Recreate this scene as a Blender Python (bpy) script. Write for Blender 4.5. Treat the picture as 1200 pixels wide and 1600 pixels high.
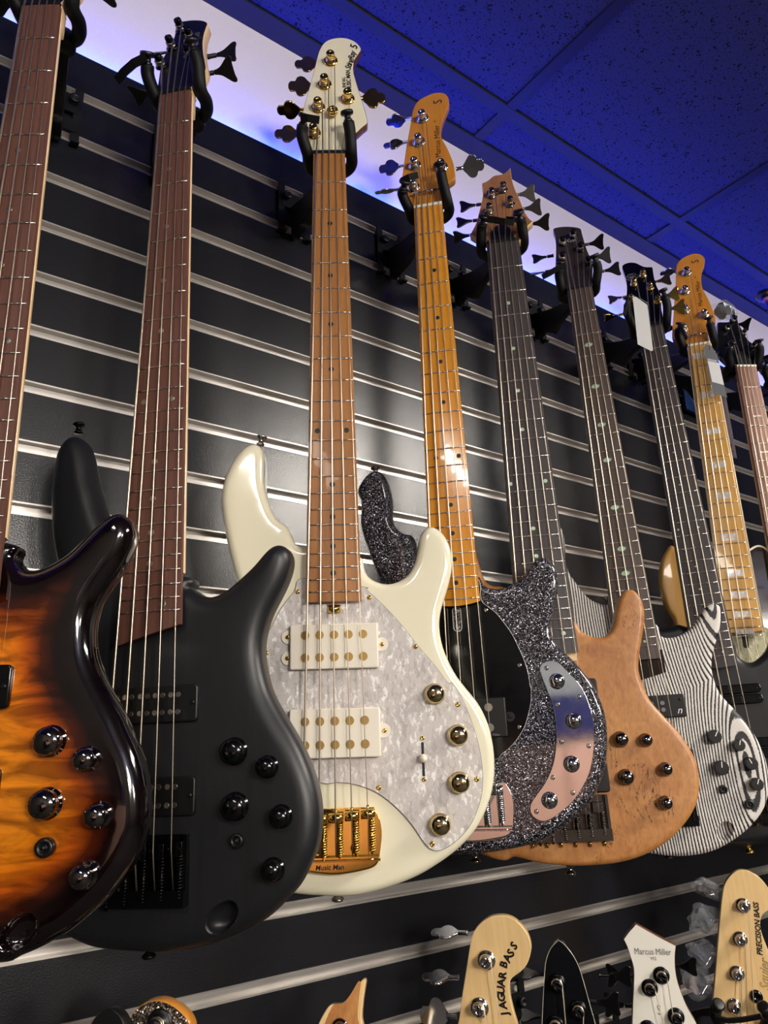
import bpy, bmesh, math, random
import numpy as np
from mathutils import Vector, Matrix
from mathutils.geometry import delaunay_2d_cdt

for o in list(bpy.data.objects): bpy.data.objects.remove(o)
SC = bpy.context.scene
COL = SC.collection
CAMZ, WY = 1.75, 0.8883            # camera height; distance camera - slatwall face

# ------------------------------------------------------------------ camera
cd = bpy.data.cameras.new('camera'); cam = bpy.data.objects.new('camera', cd); COL.objects.link(cam)
yaw, pit, rol = 0.6386, 0.3099, -0.0334
f = Vector((math.sin(yaw)*math.cos(pit), math.cos(yaw)*math.cos(pit), math.sin(pit)))
r0 = Vector((math.cos(yaw), -math.sin(yaw), 0)); u0 = r0.cross(f)
r = math.cos(rol)*r0 + math.sin(rol)*u0; u = -math.sin(rol)*r0 + math.cos(rol)*u0
cam.matrix_world = Matrix(((r.x, u.x, -f.x, 0), (r.y, u.y, -f.y, -WY), (r.z, u.z, -f.z, CAMZ), (0, 0, 0, 1)))
cd.sensor_fit = 'VERTICAL'; cd.sensor_height = 32; cd.lens = 32*1155.0/1600; cd.clip_start = 0.02
SC.camera = cam

# ------------------------------------------------------------------ world, exposure
w = bpy.data.worlds.new('world'); SC.world = w; w.use_nodes = True
w.node_tree.nodes['Background'].inputs[0].default_value = (0.5, 0.5, 0.55, 1)
w.node_tree.nodes['Background'].inputs[1].default_value = 0.05
vs = SC.view_settings; vs.view_transform = 'Standard'; vs.look = 'None'; vs.gamma = 1; vs.use_curve_mapping = False
vs.exposure = 0.0
SC.cycles.max_bounces = 8; SC.cycles.sample_clamp_indirect = 6

# lights of the shop: recessed ceiling panels (x, y, size x, size y, strength)
CEIL = CAMZ+1.217
PANELS = [(-1.45, -2.05, .27, .45, 40.0), (1.93, -2.15, .27, .57, 84.0)]
FILL_GLOBES = [(0.0, -3.9, 2.45), (-0.75, -6.1, 2.45), (1.15, -5.6, 2.4)]; FILL_GLOBE_R, FILL_GLOBE_STRENGTH = 0.26, 80.0  # invented globe lamps behind the camera, fill light for the upper row
LED = (0.0, 0.03, 1.0); LED_STRENGTH = 170.0

# ------------------------------------------------------------------ node helpers
def lin(h):
    h = h.lstrip('#'); c = [int(h[i:i+2], 16)/255 for i in (0, 2, 4)]
    return tuple((x/12.92 if x <= .04045 else ((x+.055)/1.055)**2.4) for x in c) + (1,)
MATS = {}
class NT:
    def __init__(s, name):
        m = bpy.data.materials.new(name); m.use_nodes = True; s.m = m; s.t = m.node_tree; s.n = s.t.nodes; s.p = s.n['Principled BSDF']
        s.tc = s.n.new('ShaderNodeTexCoord'); MATS[name] = m
    def new(s, t, **k):
        n = s.n.new('ShaderNode'+t)
        for a, v in k.items(): setattr(n, a, v)
        return n
    def link(s, a, b): s.t.links.new(a, b)
    def obj(s, scale=(1, 1, 1), loc=(0, 0, 0), rot=(0, 0, 0)):
        mp = s.new('Mapping'); mp.inputs['Scale'].default_value = scale; mp.inputs['Location'].default_value = loc; mp.inputs['Rotation'].default_value = rot
        s.link(s.tc.outputs['Object'], mp.inputs[0]); return mp.outputs[0]
    def noise(s, vec, scale, detail=4, dist=0, rough=.5):
        n = s.new('TexNoise'); s.link(vec, n.inputs['Vector']); n.inputs['Scale'].default_value = scale; n.inputs['Detail'].default_value = detail
        n.inputs['Distortion'].default_value = dist; n.inputs['Roughness'].default_value = rough; return n.outputs['Fac']
    def vor(s, vec, scale, feature='F1', out='Distance'):
        n = s.new('TexVoronoi', feature=feature); s.link(vec, n.inputs['Vector']); n.inputs['Scale'].default_value = scale; return n.outputs[out]
    def ramp(s, fac, stops, interp='LINEAR'):
        n = s.new('ValToRGB'); s.link(fac, n.inputs[0]); n.color_ramp.interpolation = interp
        e = n.color_ramp.elements
        while len(e) > 1: e.remove(e[-1])
        e[0].position = stops[0][0]; e[0].color = lin(stops[0][1])
        for p, c in stops[1:]:
            x = e.new(p); x.color = lin(c)
        return n.outputs[0]
    def math(s, op, a, b=None, c=None):
        n = s.new('Math', operation=op)
        for i, v in enumerate((a, b, c)):
            if v is None: continue
            if isinstance(v, (int, float)): n.inputs[i].default_value = v
            else: s.link(v, n.inputs[i])
        return n.outputs[0]
    def mix(s, fac, a, b, mode='MIX'):
        n = s.new('Mix', data_type='RGBA', blend_type=mode)
        if isinstance(fac, (int, float)): n.inputs[0].default_value = fac
        else: s.link(fac, n.inputs[0])
        for i, v in ((6, a), (7, b)):
            if isinstance(v, str): n.inputs[i].default_value = lin(v)
            else: s.link(v, n.inputs[i])
        return n.outputs[2]
    def bump(s, h, strength=.2, dist=.001):
        n = s.new('Bump'); s.link(h, n.inputs['Height']); n.inputs['Strength'].default_value = strength; n.inputs['Distance'].default_value = dist
        s.link(n.outputs[0], s.p.inputs['Normal']); return n.outputs[0]
    def set(s, color=None, rough=None, metal=None, coat=None, **k):
        if color is not None:
            if isinstance(color, str): s.p.inputs['Base Color'].default_value = lin(color)
            else: s.link(color, s.p.inputs['Base Color'])
        if rough is not None:
            if isinstance(rough, (int, float)): s.p.inputs['Roughness'].default_value = rough
            else: s.link(rough, s.p.inputs['Roughness'])
        if metal is not None: s.p.inputs['Metallic'].default_value = metal
        if coat is not None: s.p.inputs['Coat Weight'].default_value = coat; s.p.inputs['Coat Roughness'].default_value = .03
        for a, v in k.items(): s.p.inputs[a.replace('_', ' ')].default_value = v
        return s
def plain(name, color, rough=.5, metal=0, coat=0, var=.0, **k):
    t = NT(name)
    n = t.noise(t.obj(), 60, 3)
    c = t.ramp(n, [(.3, color), (.7, color)])
    t.set(c, rough, metal, coat, **k)
    rr = t.math('MULTIPLY_ADD', n, .12, max(0, rough-.06)); t.link(rr, t.p.inputs['Roughness'])
    return t.m
def wood(name, c1, c2, rough=.45, coat=0, grain=60, c3=None, fine=.35, along=1):
    t = NT(name)
    v = t.obj((grain, 3, grain) if along == 1 else (3, grain, grain))
    n = t.noise(v, 1.0, 6, .6)
    n2 = t.noise(t.obj((grain*9, 14, grain*9)), 1.0, 3)
    c = t.ramp(n, [(.3, c1), (.72, c2)] if not c3 else [(.25, c1), (.5, c2), (.75, c3)])
    c = t.mix(fine, c, t.ramp(n2, [(.35, c1), (.65, c2)]), 'MIX')
    t.set(c, rough, 0, coat); t.bump(n2, .15, .0004)
    return t.m

def make_mats():
    # slatwall laminate: satin black with a fine pebble
    t = NT('black_laminate'); n = t.noise(t.obj(), 620, 2); n3 = t.noise(t.obj(), 2.5, 3)
    t.set(t.ramp(n, [(.35, '#0e0e12'), (.75, '#191a1f')]), .33, 0, 0); t.bump(n, .4, .0005)
    t.p.inputs['Specular IOR Level'].default_value = .7
    t.link(t.math('MULTIPLY_ADD', n3, .08, .22), t.p.inputs['Roughness'])
    t = NT('aluminium'); n = t.noise(t.obj((2, 300, 300)), 1, 4); t.set(t.ramp(n, [(.3, '#b4aea9'), (.7, '#dcd7d0')]), .38, .9); 
    t = NT('plaster'); n = t.noise(t.obj(), 260, 5); t.set('#e2dcdf', .8); t.bump(n, .5, .0015)
    t = NT('ceiling_mineral'); v = t.obj((1, 1, 1)); a = t.noise(v, 58, 3); b = t.vor(v, 150); bb = t.math('MULTIPLY', t.math('GREATER_THAN', a, .56), t.math('LESS_THAN', b, .36))
    c2 = t.math('LESS_THAN', t.noise(v, 260, 1), .35)
    pit = t.math('MAXIMUM', bb, c2)
    t.set(t.mix(pit, '#3a3d58', '#08080e'), .9); inv = t.math('SUBTRACT', 1.0, pit); t.bump(inv, .8, .002)
    plain('ceiling_metal', '#1c1d27', .6)
    plain('reflection_door', '#c79a86', .5); plain('carpet', '#2b2a2b', .95); plain('shop_wall', '#45413e', .8)
    plain('black_plastic', '#0b0b0c', .38); plain('black_rubber', '#070708', .55, Specular_IOR_Level=.25); plain('black_steel', '#0d0d0f', .4, .3)
    plain('gloss_black', '#050506', .14, 0, .2); plain('black_satin_metal', '#0c0c0e', .25, .6)
    plain('chrome', '#d9d9dc', .06, 1); plain('black_chrome', '#86807d', .07, 1); plain('pale_gold', '#e6d29c', .07, 1); plain('smoked_steel', '#56504c', .3, 1)
    plain('gold', '#ecc468', .1, 1); plain('nickel', '#c9c4bb', .18, 1); plain('pole_gold', '#b9985a', .35, .8); plain('pole_steel', '#b8b3ac', .3, 1)
    plain('string_steel', '#d2c4ae', .34, 1); plain('fret_steel', '#d8d2c6', .25, 1); plain('bone', '#e8e2d2', .4)
    plain('cream_lacquer', '#e9e3c8', .12, 0, .8); plain('cream_plastic', '#e8e0d0', .3); plain('white_lacquer', '#ece8dc', .25, 0, .3); plain('white_card', '#efefec', .6)
    plain('grey_card', '#6f7275', .6); plain('mauve_card', '#9b8f9d', .7); plain('navy_cloth', '#141650', .9); plain('pink_cloth', '#c2606a', .9); plain('ink_black', '#0a0a0a', .4); plain('ink_grey', '#7e7c80', .4); plain('ink_dark_grey', '#55555c', .5)
    plain('ink_gold', '#c9a24a', .4); plain('ink_white', '#eeeeee', .5); plain('white_ply', '#d5d2cf', .4)
    plain('charcoal_lacquer', '#0d0e12', .14, 0, .25); plain('tortoise', '#1a0b06', .1, 0, 1); plain('binding', '#ddd3b8', .35)
    wood('rosewood', '#3a2019', '#6b4437', .5, 0, 90, '#5a372d', .45)
    wood('pale_rosewood', '#6a4334', '#9c6d57', .5, 0, 90, '#8a5d49', .45)
    wood('ebony', '#1f1a1b', '#3b3335', .5, 0, 90, '#2d2728', .4)
    wood('ebony_black', '#141314', '#2a2727', .5, 0, 90, '#1e1c1c', .4)
    wood('wenge', '#2a201c', '#4d3c34', .5, 0, 90, '#3c2f29', .5)
    wood('roasted_maple', '#7c4d20', '#a66f36', .4, .1, 30, '#935f2b', .25)
    wood('amber_maple', '#c07817', '#dc962e', .16, .6, 22, '#cd8620', .2)
    wood('amber_head', '#b56f1c', '#cf8a32', .3, .5, 30, '#c17b26', .2)
    wood('maple', '#d4ae80', '#edcda0', .35, .2, 26, '#e3bf91', .2)
    wood('pale_maple', '#d3a96f', '#e9c78f', .3, .3, 26, '#dfb97e', .25)
    wood('ash', '#93662a', '#bd8f49', .3, .4, 34, '#a87a38', .3)
    wood('zebra_maple', '#a9762f', '#d9a95a', .3, .3, 140, '#c08e43', .3)
    wood('bubinga', '#4b2416', '#7a4029', .3, .4, 50)
    wood('walnut', '#55341f', '#7d5536', .4, .2, 40)
    wood('satin_black_ash', '#101113', '#1a1b1e', .42, 0, 60, '#141518', .5)
    wood('brown_head', '#211a18', '#342a27', .45, 0, 70)
    # burl top
    def burl(name, a, b, c):
        t = NT(name); v = t.obj(); n = t.noise(v, 38, 5, 1.6); n2 = t.noise(t.obj((1, .35, 1)), 220, 5, 1.0); n4 = t.noise(v, 10, 3)
        col = t.ramp(n, [(.3, a), (.5, b), (.7, c)])
        col = t.mix(.35, col, t.ramp(n2, [(.35, a), (.6, c)]))
        col = t.mix(.3, col, t.ramp(n4, [(.35, a), (.65, c)]))
        ridge = t.noise(t.obj((2.2, .5, 1)), 26, 6, 2.0)
        rr = t.math('LESS_THAN', t.math('ABSOLUTE', t.math('SUBTRACT', ridge, .5)), .0085)
        patch = t.math('GREATER_THAN', t.noise(v, 14, 2), .6)
        col = t.mix(t.math('MULTIPLY', rr, patch), col, '#4d2a12')
        t.set(col, .42, 0, .06); t.bump(n2, .12, .0005); return t.m
    burl('burl', '#94592a', '#b07438', '#c68d52'); burl('burl_head', '#7d5233', '#966541', '#a87750')
    # sunburst with figured maple; 'edge' = real distance from the rim in mm (the finish follows the outline)
    t = NT('sunburst'); at = t.new('Attribute', attribute_name='edge'); d = t.math('MULTIPLY', at.outputs['Fac'], 1/100.)
    nz = t.noise(t.obj(), 9, 3); d2 = t.math('ADD', d, t.math('MULTIPLY', t.math('SUBTRACT', nz, .5), .22))
    base = t.ramp(d2, [(.0, '#0c0506'), (.24, '#150808'), (.36, '#4d1c0a'), (.5, '#b8530c'), (.62, '#e0780e'), (.85, '#ee8c16')])
    fg = t.noise(t.obj((9, 42, 9)), 1, 5, 2.2); figure = t.ramp(fg, [(.38, '#77695c'), (.6, '#ffffff')])
    fg2 = t.noise(t.obj((22, 60, 20)), 1, 4, 1.0)
    col = t.mix(.75, base, figure, 'MULTIPLY'); col = t.mix(.25, col, t.ramp(fg2, [(.35, '#6a6058'), (.6, '#ffffff')]), 'MULTIPLY')
    t.set(col, .1, 0, 1)
    # metal flake
    def sparkle(name, base, hi, scale, amount):
        t = NT(name); v = t.obj(); vor = t.new('TexVoronoi'); t.link(v, vor.inputs['Vector']); vor.inputs['Scale'].default_value = scale
        sep = t.new('SeparateColor'); t.link(vor.outputs['Color'], sep.inputs[0])
        on = t.math('POWER', sep.outputs[0], amount)
        tint = t.mix(.12, hi, vor.outputs['Color']); t.set(t.mix(on, base, tint), .3, .55, 1)
        nm = t.new('NormalMap') if False else None
        vm = t.new('VectorMath', operation='SUBTRACT'); t.link(vor.outputs['Color'], vm.inputs[0]); vm.inputs[1].default_value = (.5, .5, .5)
        sc = t.new('VectorMath', operation='SCALE'); t.link(vm.outputs[0], sc.inputs[0]); sc.inputs['Scale'].default_value = 1.1
        geo = t.new('NewGeometry'); ad = t.new('VectorMath', operation='ADD'); t.link(geo.outputs['Normal'], ad.inputs[0]); t.link(sc.outputs[0], ad.inputs[1])
        nn = t.new('VectorMath', operation='NORMALIZE'); t.link(ad.outputs[0], nn.inputs[0]); t.link(nn.outputs[0], t.p.inputs['Normal']); return t
    sparkle('black_sparkle', '#06070a', '#d5d9e6', 1250, 8.0); sparkle('champagne_sparkle', '#3c362c', '#b5a98e', 800, 3.0)
    # mother of pearl sheet
    def pearl(name, cols, scale):
        t = NT(name); v = t.obj(); nv = t.new('TexNoise'); t.link(v, nv.inputs['Vector']); nv.inputs['Scale'].default_value = scale*.6; nv.inputs['Detail'].default_value = 3
        ad = t.new('Mix', data_type='VECTOR'); ad.inputs[0].default_value = .007; t.link(v, ad.inputs[4]); t.link(nv.outputs['Color'], ad.inputs[5])
        fs_ = []
        for k_, (sc_, rx_) in enumerate(((1.0, .6), (.55, 1.7), (1.6, 2.6))):
            mp_ = t.new('Mapping'); mp_.inputs['Rotation'].default_value = (0, 0, rx_); mp_.inputs['Scale'].default_value = (1.0, .42, 1.0); t.link(ad.outputs[1], mp_.inputs[0])
            n = t.new('TexVoronoi'); t.link(mp_.outputs[0], n.inputs['Vector']); n.inputs['Scale'].default_value = scale*sc_
            sep = t.new('SeparateColor'); t.link(n.outputs['Color'], sep.inputs[0]); fs_.append(sep.outputs[k_])
        fac = t.math('ADD', t.math('MULTIPLY', fs_[0], .4), t.math('ADD', t.math('MULTIPLY', fs_[1], .3), t.math('MULTIPLY', fs_[2], .3)))
        t.set(t.ramp(fac, [(.2, cols[0]), (.42, cols[1]), (.62, cols[1]), (.8, cols[2])]), .22, .1, .5)
    pearl('white_pearl', ('#bbb5b1', '#d2cbc7', '#faf7f4'), 250); pearl('cream_pearl', ('#9c9a7c', '#c4c1a0', '#e9e6cc'), 160)
    pearl('abalone', ('#4e8f8a', '#b6cfb4', '#d8b8c8'), 300)
    # black and white open grain, cathedral figure beside straight grain
    t = NT('zebra_grain'); sx = t.new('SeparateXYZ'); t.link(t.tc.outputs['Object'], sx.inputs[0])
    X = t.math('MULTIPLY', sx.outputs[0], 1000.); Y = t.math('MULTIPLY', sx.outputs[1], 1000.)
    def g(cx, cy, ax, ay):
        a = t.math('POWER', t.math('ABSOLUTE', t.math('DIVIDE', t.math('SUBTRACT', X, cx), ax)), 2.0); b = t.math('POWER', t.math('ABSOLUTE', t.math('DIVIDE', t.math('SUBTRACT', Y, cy), ay)), 2.0)
        return t.math('SQRT', t.math('ADD', t.math('ADD', a, b), .02))
    n = t.noise(t.obj((18, 5, 5)), 1, 2)
    def rings(r_): return t.math('ADD', t.math('DIVIDE', r_, 8.5), t.math('DIVIDE', t.math('MAXIMUM', t.math('SUBTRACT', r_, 20.0), 0.0), 8.3))
    fld = t.math('MINIMUM', rings(g(130, -830, 1.0, 3.9)), t.math('ADD', rings(g(121, -575, 1.0, 3.6)), .5))
    fld = t.math('ADD', fld, t.math('MULTIPLY', n, 2.6))
    st = t.math('SINE', t.math('MULTIPLY', fld, 6.2832))
    hf = t.noise(t.obj((1, .25, 1)), 1500, 2)
    st2 = t.math('ADD', st, t.math('MULTIPLY', t.math('SUBTRACT', hf, .5), 1.6))
    t.set(t.ramp(t.math('MULTIPLY_ADD', st2, .5, .5), [(.31, '#16181d'), (.43, '#dcd6cf')]), .5, 0, 0); t.bump(st2, .3, .0004)
    # clear film
    t = NT('clear_film'); n = t.noise(t.obj(), 60, 4, 1.0); t.set('#c8ccd2', .06); t.p.inputs['Alpha'].default_value = .16; t.bump(n, 1.0, .01); t.p.inputs['Specular IOR Level'].default_value = 1.0
    t = NT('led_blue'); t.set('#000010', .5); t.p.inputs['Emission Color'].default_value = (*LED, 1); t.p.inputs['Emission Strength'].default_value = LED_STRENGTH
    t = NT('blue_print'); n = t.noise(t.obj(), 120, 4, 2); t.set(t.ramp(n, [(.4, '#06080f'), (.7, '#1c4a8c')]), .3)
make_mats()
for i, p in enumerate(PANELS+[(0, 0, 0, 0, FILL_GLOBE_STRENGTH)]):  # last entry: glow of the added fill globes
    t = NT('lamp_diffuser_%d' % i); t.set('#ffffff', .5); t.p.inputs['Emission Color'].default_value = (1, .93, .84, 1); t.p.inputs['Emission Strength'].default_value = p[4]

# ------------------------------------------------------------------ mesh helpers (millimetres in, metres out)
def fixname(s): return s
class MB:
    def __init__(s): s.v = []; s.f = []; s.mi = []; s.sm = []; s.att = {}
    def add(s, vs, fs, m=0, smooth=True, M=None):
        b = len(s.v)
        for p in vs: s.v.append(M @ Vector(p) if M else Vector(p))
        for q in fs: s.f.append([b+i for i in q]); s.mi.append(m); s.sm.append(smooth)
        return s
    def box(s, c, d, m=0, M=None, smooth=False):
        x, y, z = c; a, b, e = d[0]/2, d[1]/2, d[2]/2
        vs = [(x+i*a, y+j*b, z+k*e) for i in (-1, 1) for j in (-1, 1) for k in (-1, 1)]
        return s.add(vs, [(0, 1, 3, 2), (4, 6, 7, 5), (0, 4, 5, 1), (2, 3, 7, 6), (0, 2, 6, 4), (1, 5, 7, 3)], m, smooth, M)
    def prism(s, o, z0, z1, bev=0, m=0, mside=None, M=None, ms=False):
        """outline o (x,y) from z0 (back) to z1 (front) with a small rounded front and back edge"""
        o = list(o); n = len(o)
        if area(o) < 0: o = o[::-1]
        mside = m if mside is None else mside
        rings = [(bev, z0), (0, z0+bev), (0, z1-bev), (bev*.3, z1-bev*.3), (bev, z1)] if bev else [(0, z0), (0, z1)]
        nr = normals(o); vs = []
        for d, z in rings: vs += [(p[0]-nr[i][0]*d, p[1]-nr[i][1]*d, z) for i, p in enumerate(o)]
        fs = []
        for k in range(len(rings)-1):
            for i in range(n): j = (i+1) % n; fs.append((k*n+i, k*n+j, (k+1)*n+j, (k+1)*n+i))
        b = len(s.v); s.add(vs, [], 0, True, M)
        for q in fs: s.f.append([b+i for i in q]); s.mi.append(mside); s.sm.append(True)
        L = len(rings)-1
        s.f.append([b+L*n+i for i in range(n)]); s.mi.append(m); s.sm.append(False)
        s.f.append([b+i for i in range(n)][::-1]); s.mi.append(mside); s.sm.append(False)
        return s
    def lathe(s, prof, n=20, m=0, M=None, smooth=True):
        vs = []; fs = []
        for rr, z in prof: vs += [(rr*math.cos(2*math.pi*i/n), rr*math.sin(2*math.pi*i/n), z) for i in range(n)]
        for k in range(len(prof)-1):
            for i in range(n): j = (i+1) % n; fs.append((k*n+i, k*n+j, (k+1)*n+j, (k+1)*n+i))
        fs.append([i for i in range(n)][::-1]); fs.append([(len(prof)-1)*n+i for i in range(n)])
        return s.add(vs, fs, m, smooth, M)
    def tube(s, path, rad, n=8, m=0, M=None, caps=True):
        path = [Vector(p) for p in path]; vs = []; fs = []
        up = None
        for k, p in enumerate(path):
            t = (path[min(k+1, len(path)-1)] - path[max(k-1, 0)]).normalized()
            if up is None: up = t.orthogonal().normalized()
            a = (up - t*up.dot(t)).normalized(); up = a; b = t.cross(a)
            rr = rad[k] if isinstance(rad, (list, tuple)) else rad
            vs += [p + a*math.cos(2*math.pi*i/n)*rr + b*math.sin(2*math.pi*i/n)*rr for i in range(n)]
        for k in range(len(path)-1):
            for i in range(n): j = (i+1) % n; fs.append((k*n+i, k*n+j, (k+1)*n+j, (k+1)*n+i))
        if caps: fs.append([i for i in range(n)][::-1]); fs.append([(len(path)-1)*n+i for i in range(n)])
        return s.add(vs, fs, m, True, M)
    def mesh(s, name, mats):
        me = bpy.data.meshes.new(name); me.from_pydata([tuple(v*.001) for v in s.v], [], s.f)
        for x in mats: me.materials.append(MATS[x])
        me.polygons.foreach_set('material_index', s.mi); me.polygons.foreach_set('use_smooth', s.sm)
        for a, vals in s.att.items():
            at = me.attributes.new(a, 'FLOAT', 'POINT'); at.data.foreach_set('value', vals)
        me.update(); return me
    def build(s, name, mats, parent=None, M=None):
        if isinstance(mats, str): mats = [mats]
        o = bpy.data.objects.new(name, s.mesh(name, mats)); COL.objects.link(o)
        if parent: o.parent = parent
        if M: o.matrix_local = M
        return o
def inst(name, me, parent, loc, rot=(0, 0, 0), M=None):
    o = bpy.data.objects.new(name, me); COL.objects.link(o); o.parent = parent
    if M: o.matrix_local = M
    else: o.location = [c*.001 for c in loc]; o.rotation_euler = rot
    return o
def area(o): return sum(o[i-1][0]*o[i][1]-o[i][0]*o[i-1][1] for i in range(len(o)))/2
def normals(o):
    n = len(o); r_ = []
    for i in range(n):
        a, b = o[i-1], o[(i+1) % n]; dx, dy = b[0]-a[0], b[1]-a[1]; l = math.hypot(dx, dy) or 1; r_.append((dy/l, -dx/l))
    return r_
def spline(o, sub=5, closed=True):
    """Catmull-Rom; a repeated point stays a corner"""
    n = len(o); out = []
    for i in range(n if closed else n-1):
        p0, p1, p2, p3 = (o[(i-1) % n], o[i], o[(i+1) % n], o[(i+2) % n]) if closed else (o[max(i-1, 0)], o[i], o[i+1], o[min(i+2, n-1)])
        if math.dist(p1, p2) < .05: continue
        if math.dist(p0, p1) < .05: p0 = (2*p1[0]-p2[0], 2*p1[1]-p2[1])
        if math.dist(p2, p3) < .05: p3 = (2*p2[0]-p1[0], 2*p2[1]-p1[1])
        for k in range(sub):
            t = k/sub; t2, t3 = t*t, t*t*t
            out.append(tuple(.5*((2*p1[a])+(-p0[a]+p2[a])*t+(2*p0[a]-5*p1[a]+4*p2[a]-p3[a])*t2+(-p0[a]+3*p1[a]-3*p2[a]+p3[a])*t3) for a in (0, 1)))
    if not closed: out.append(tuple(o[-1]))
    return out
def resample(o, step):
    P = np.array(o+[o[0]]); d = np.r_[0, np.cumsum(np.hypot(*np.diff(P, axis=0).T))]; n = int(d[-1]/step); s_ = np.linspace(0, d[-1], n, endpoint=False)
    return list(zip(np.interp(s_, d, P[:, 0]).tolist(), np.interp(s_, d, P[:, 1]).tolist()))
def smooth_closed(o, it):
    P = np.array(o)
    for _ in range(it): P = .25*np.roll(P, 1, 0)+.5*P+.25*np.roll(P, -1, 0)
    return [tuple(x) for x in P]
def inside(P, poly):
    x, y = P[:, 0], P[:, 1]; c = np.zeros(len(P), bool); n = len(poly)
    for i in range(n):
        x1, y1 = poly[i-1]; x2, y2 = poly[i]
        m = ((y1 > y) != (y2 > y)); xx = (x2-x1)*(y-y1)/((y2-y1) or 1e-9)+x1; c ^= m & (x < xx)
    return c
def dist_poly(P, poly):
    A = np.array(poly); Bq = np.roll(A, -1, 0); best = np.full(len(P), 1e9)
    for a, b in zip(A, Bq):
        ab = b-a; t = np.clip(((P-a)@ab)/max(ab@ab, 1e-9), 0, 1); dd = np.hypot(*(P-(a+t[:, None]*ab)).T); best = np.minimum(best, dd)
    return best
def body_mb(outline, ztop=-13, thick=40, rx=10, rz=9, arch=0, dish=None, mside=0, grid=9):
    """solid guitar body: rounded rims, arched or flat top, optional carved jack scoop; stores rim distance as 'edge'"""
    o = smooth_closed(resample(spline(outline, 6), 3.6), 2)
    if area(o) < 0: o = o[::-1]
    n = len(o); mb = MB(); zb = ztop-thick
    nr = normals(o); pts = list(o); ds = [0.0]*n; K = 6
    levels = [rx*(1-math.cos(k/K*math.pi/2)) for k in range(1, K+1)]
    for d in levels:
        q = np.array([(p[0]-nr[i][0]*d, p[1]-nr[i][1]*d) for i, p in enumerate(o)])
        ok = inside(q, o) & (dist_poly(q, o) > d*.985-.02); last = None
        for p, g_ in zip(q, ok):
            if g_ and (last is None or math.dist(p, last) > 1.6+d*.06): pts.append(tuple(p)); ds.append(d); last = p
    P = np.array(o); lo, hi = P.min(0), P.max(0)
    gx, gy = np.meshgrid(np.arange(lo[0], hi[0], grid), np.arange(lo[1], hi[1], grid)); gx = gx+(np.arange(gx.shape[0]) % 2)[:, None]*grid/2
    G_ = np.c_[gx.ravel(), gy.ravel()]; G_ = G_[inside(G_, o)]; dd = dist_poly(G_, o); m_ = dd > rx+grid*.45; G_ = G_[m_]; dd = dd[m_]
    if dish:
        cx, cy, a, b, ang = dish; ca, sa = math.cos(ang), math.sin(ang)
        def el(Q): return np.hypot(((Q[:, 0]-cx)*ca+(Q[:, 1]-cy)*sa)/a, (-(Q[:, 0]-cx)*sa+(Q[:, 1]-cy)*ca)/b)
        G_, dd = G_[el(G_) > 1.15], dd[el(G_) > 1.15]
        keep = el(np.array(pts)) > 1.14; pts = [p for p, k_ in zip(pts, keep) if k_ ]; ds = [p for p, k_ in zip(ds, keep) if k_]
        ex = [(cx, cy)]
        for s_ in (1.1, 1.03, 1.0, .95, .85, .65, .4, .2):
            for i in range(28):
                th = 2*math.pi*i/28; X_, Y_ = s_*a*math.cos(th), s_*b*math.sin(th); ex.append((cx+X_*ca-Y_*sa, cy+X_*sa+Y_*ca))
        ex = np.array(ex); G_ = np.r_[G_, ex]; dd = np.r_[dd, dist_poly(ex, o)]
    allp = pts+[tuple(p) for p in G_]; dall = ds+list(dd)
    V2, E2, F2, ov, oe, of = delaunay_2d_cdt([Vector(p) for p in allp], [], [list(range(n))], 1, 1e-4)
    dv = []
    for k, v in enumerate(V2): dv.append(dall[ov[k][0]] if ov[k] else 0.0)
    def drop(d): return 0 if d >= rx else rz*(1-math.sqrt(max(0, 1-(1-d/rx)**2)))
    ed = []
    for side in (0, 1):
        base = len(mb.v)
        for k, v in enumerate(V2):
            d = dv[k]; z = (ztop-drop(d)) if side == 0 else (zb+drop(d))
            if side == 0:
                if arch and d > rx: z += arch*(1-math.exp(-(d-rx)/30.0))
                if dish:
                    u_, v_ = ((v.x-cx)*ca+(v.y-cy)*sa)/a, (-(v.x-cx)*sa+(v.y-cy)*ca)/b; rr = math.hypot(u_, v_)
                    if rr < 1.0: z -= 13*(1-rr**4)**.6*(1-.35*v_)
            mb.v.append(Vector((v.x, v.y, z))); ed.append(float(d))
        for fc in F2:
            mb.f.append([base+i for i in (fc if side == 0 else fc[::-1])]); mb.mi.append(0 if side == 0 else mside); mb.sm.append(True)
    N2 = len(V2); inv = {}
    for k in range(N2):
        for s_ in ov[k]:
            if s_ < n: inv[s_] = k
    for i in range(n):
        j = (i+1) % n
        if i in inv and j in inv: mb.f.append([inv[i], N2+inv[i], N2+inv[j], inv[j]]); mb.mi.append(mside); mb.sm.append(True)
    mb.att['edge'] = ed
    return mb

def root(name, label, cat, M=None, group=None):
    o = bpy.data.objects.new(name, None); COL.objects.link(o); o.empty_display_size = .05
    if M: o.matrix_world = M
    o['label'] = label; o['category'] = cat
    if group: o['group'] = group
    return o
def lab(o, s): o['label'] = s; return o

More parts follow.
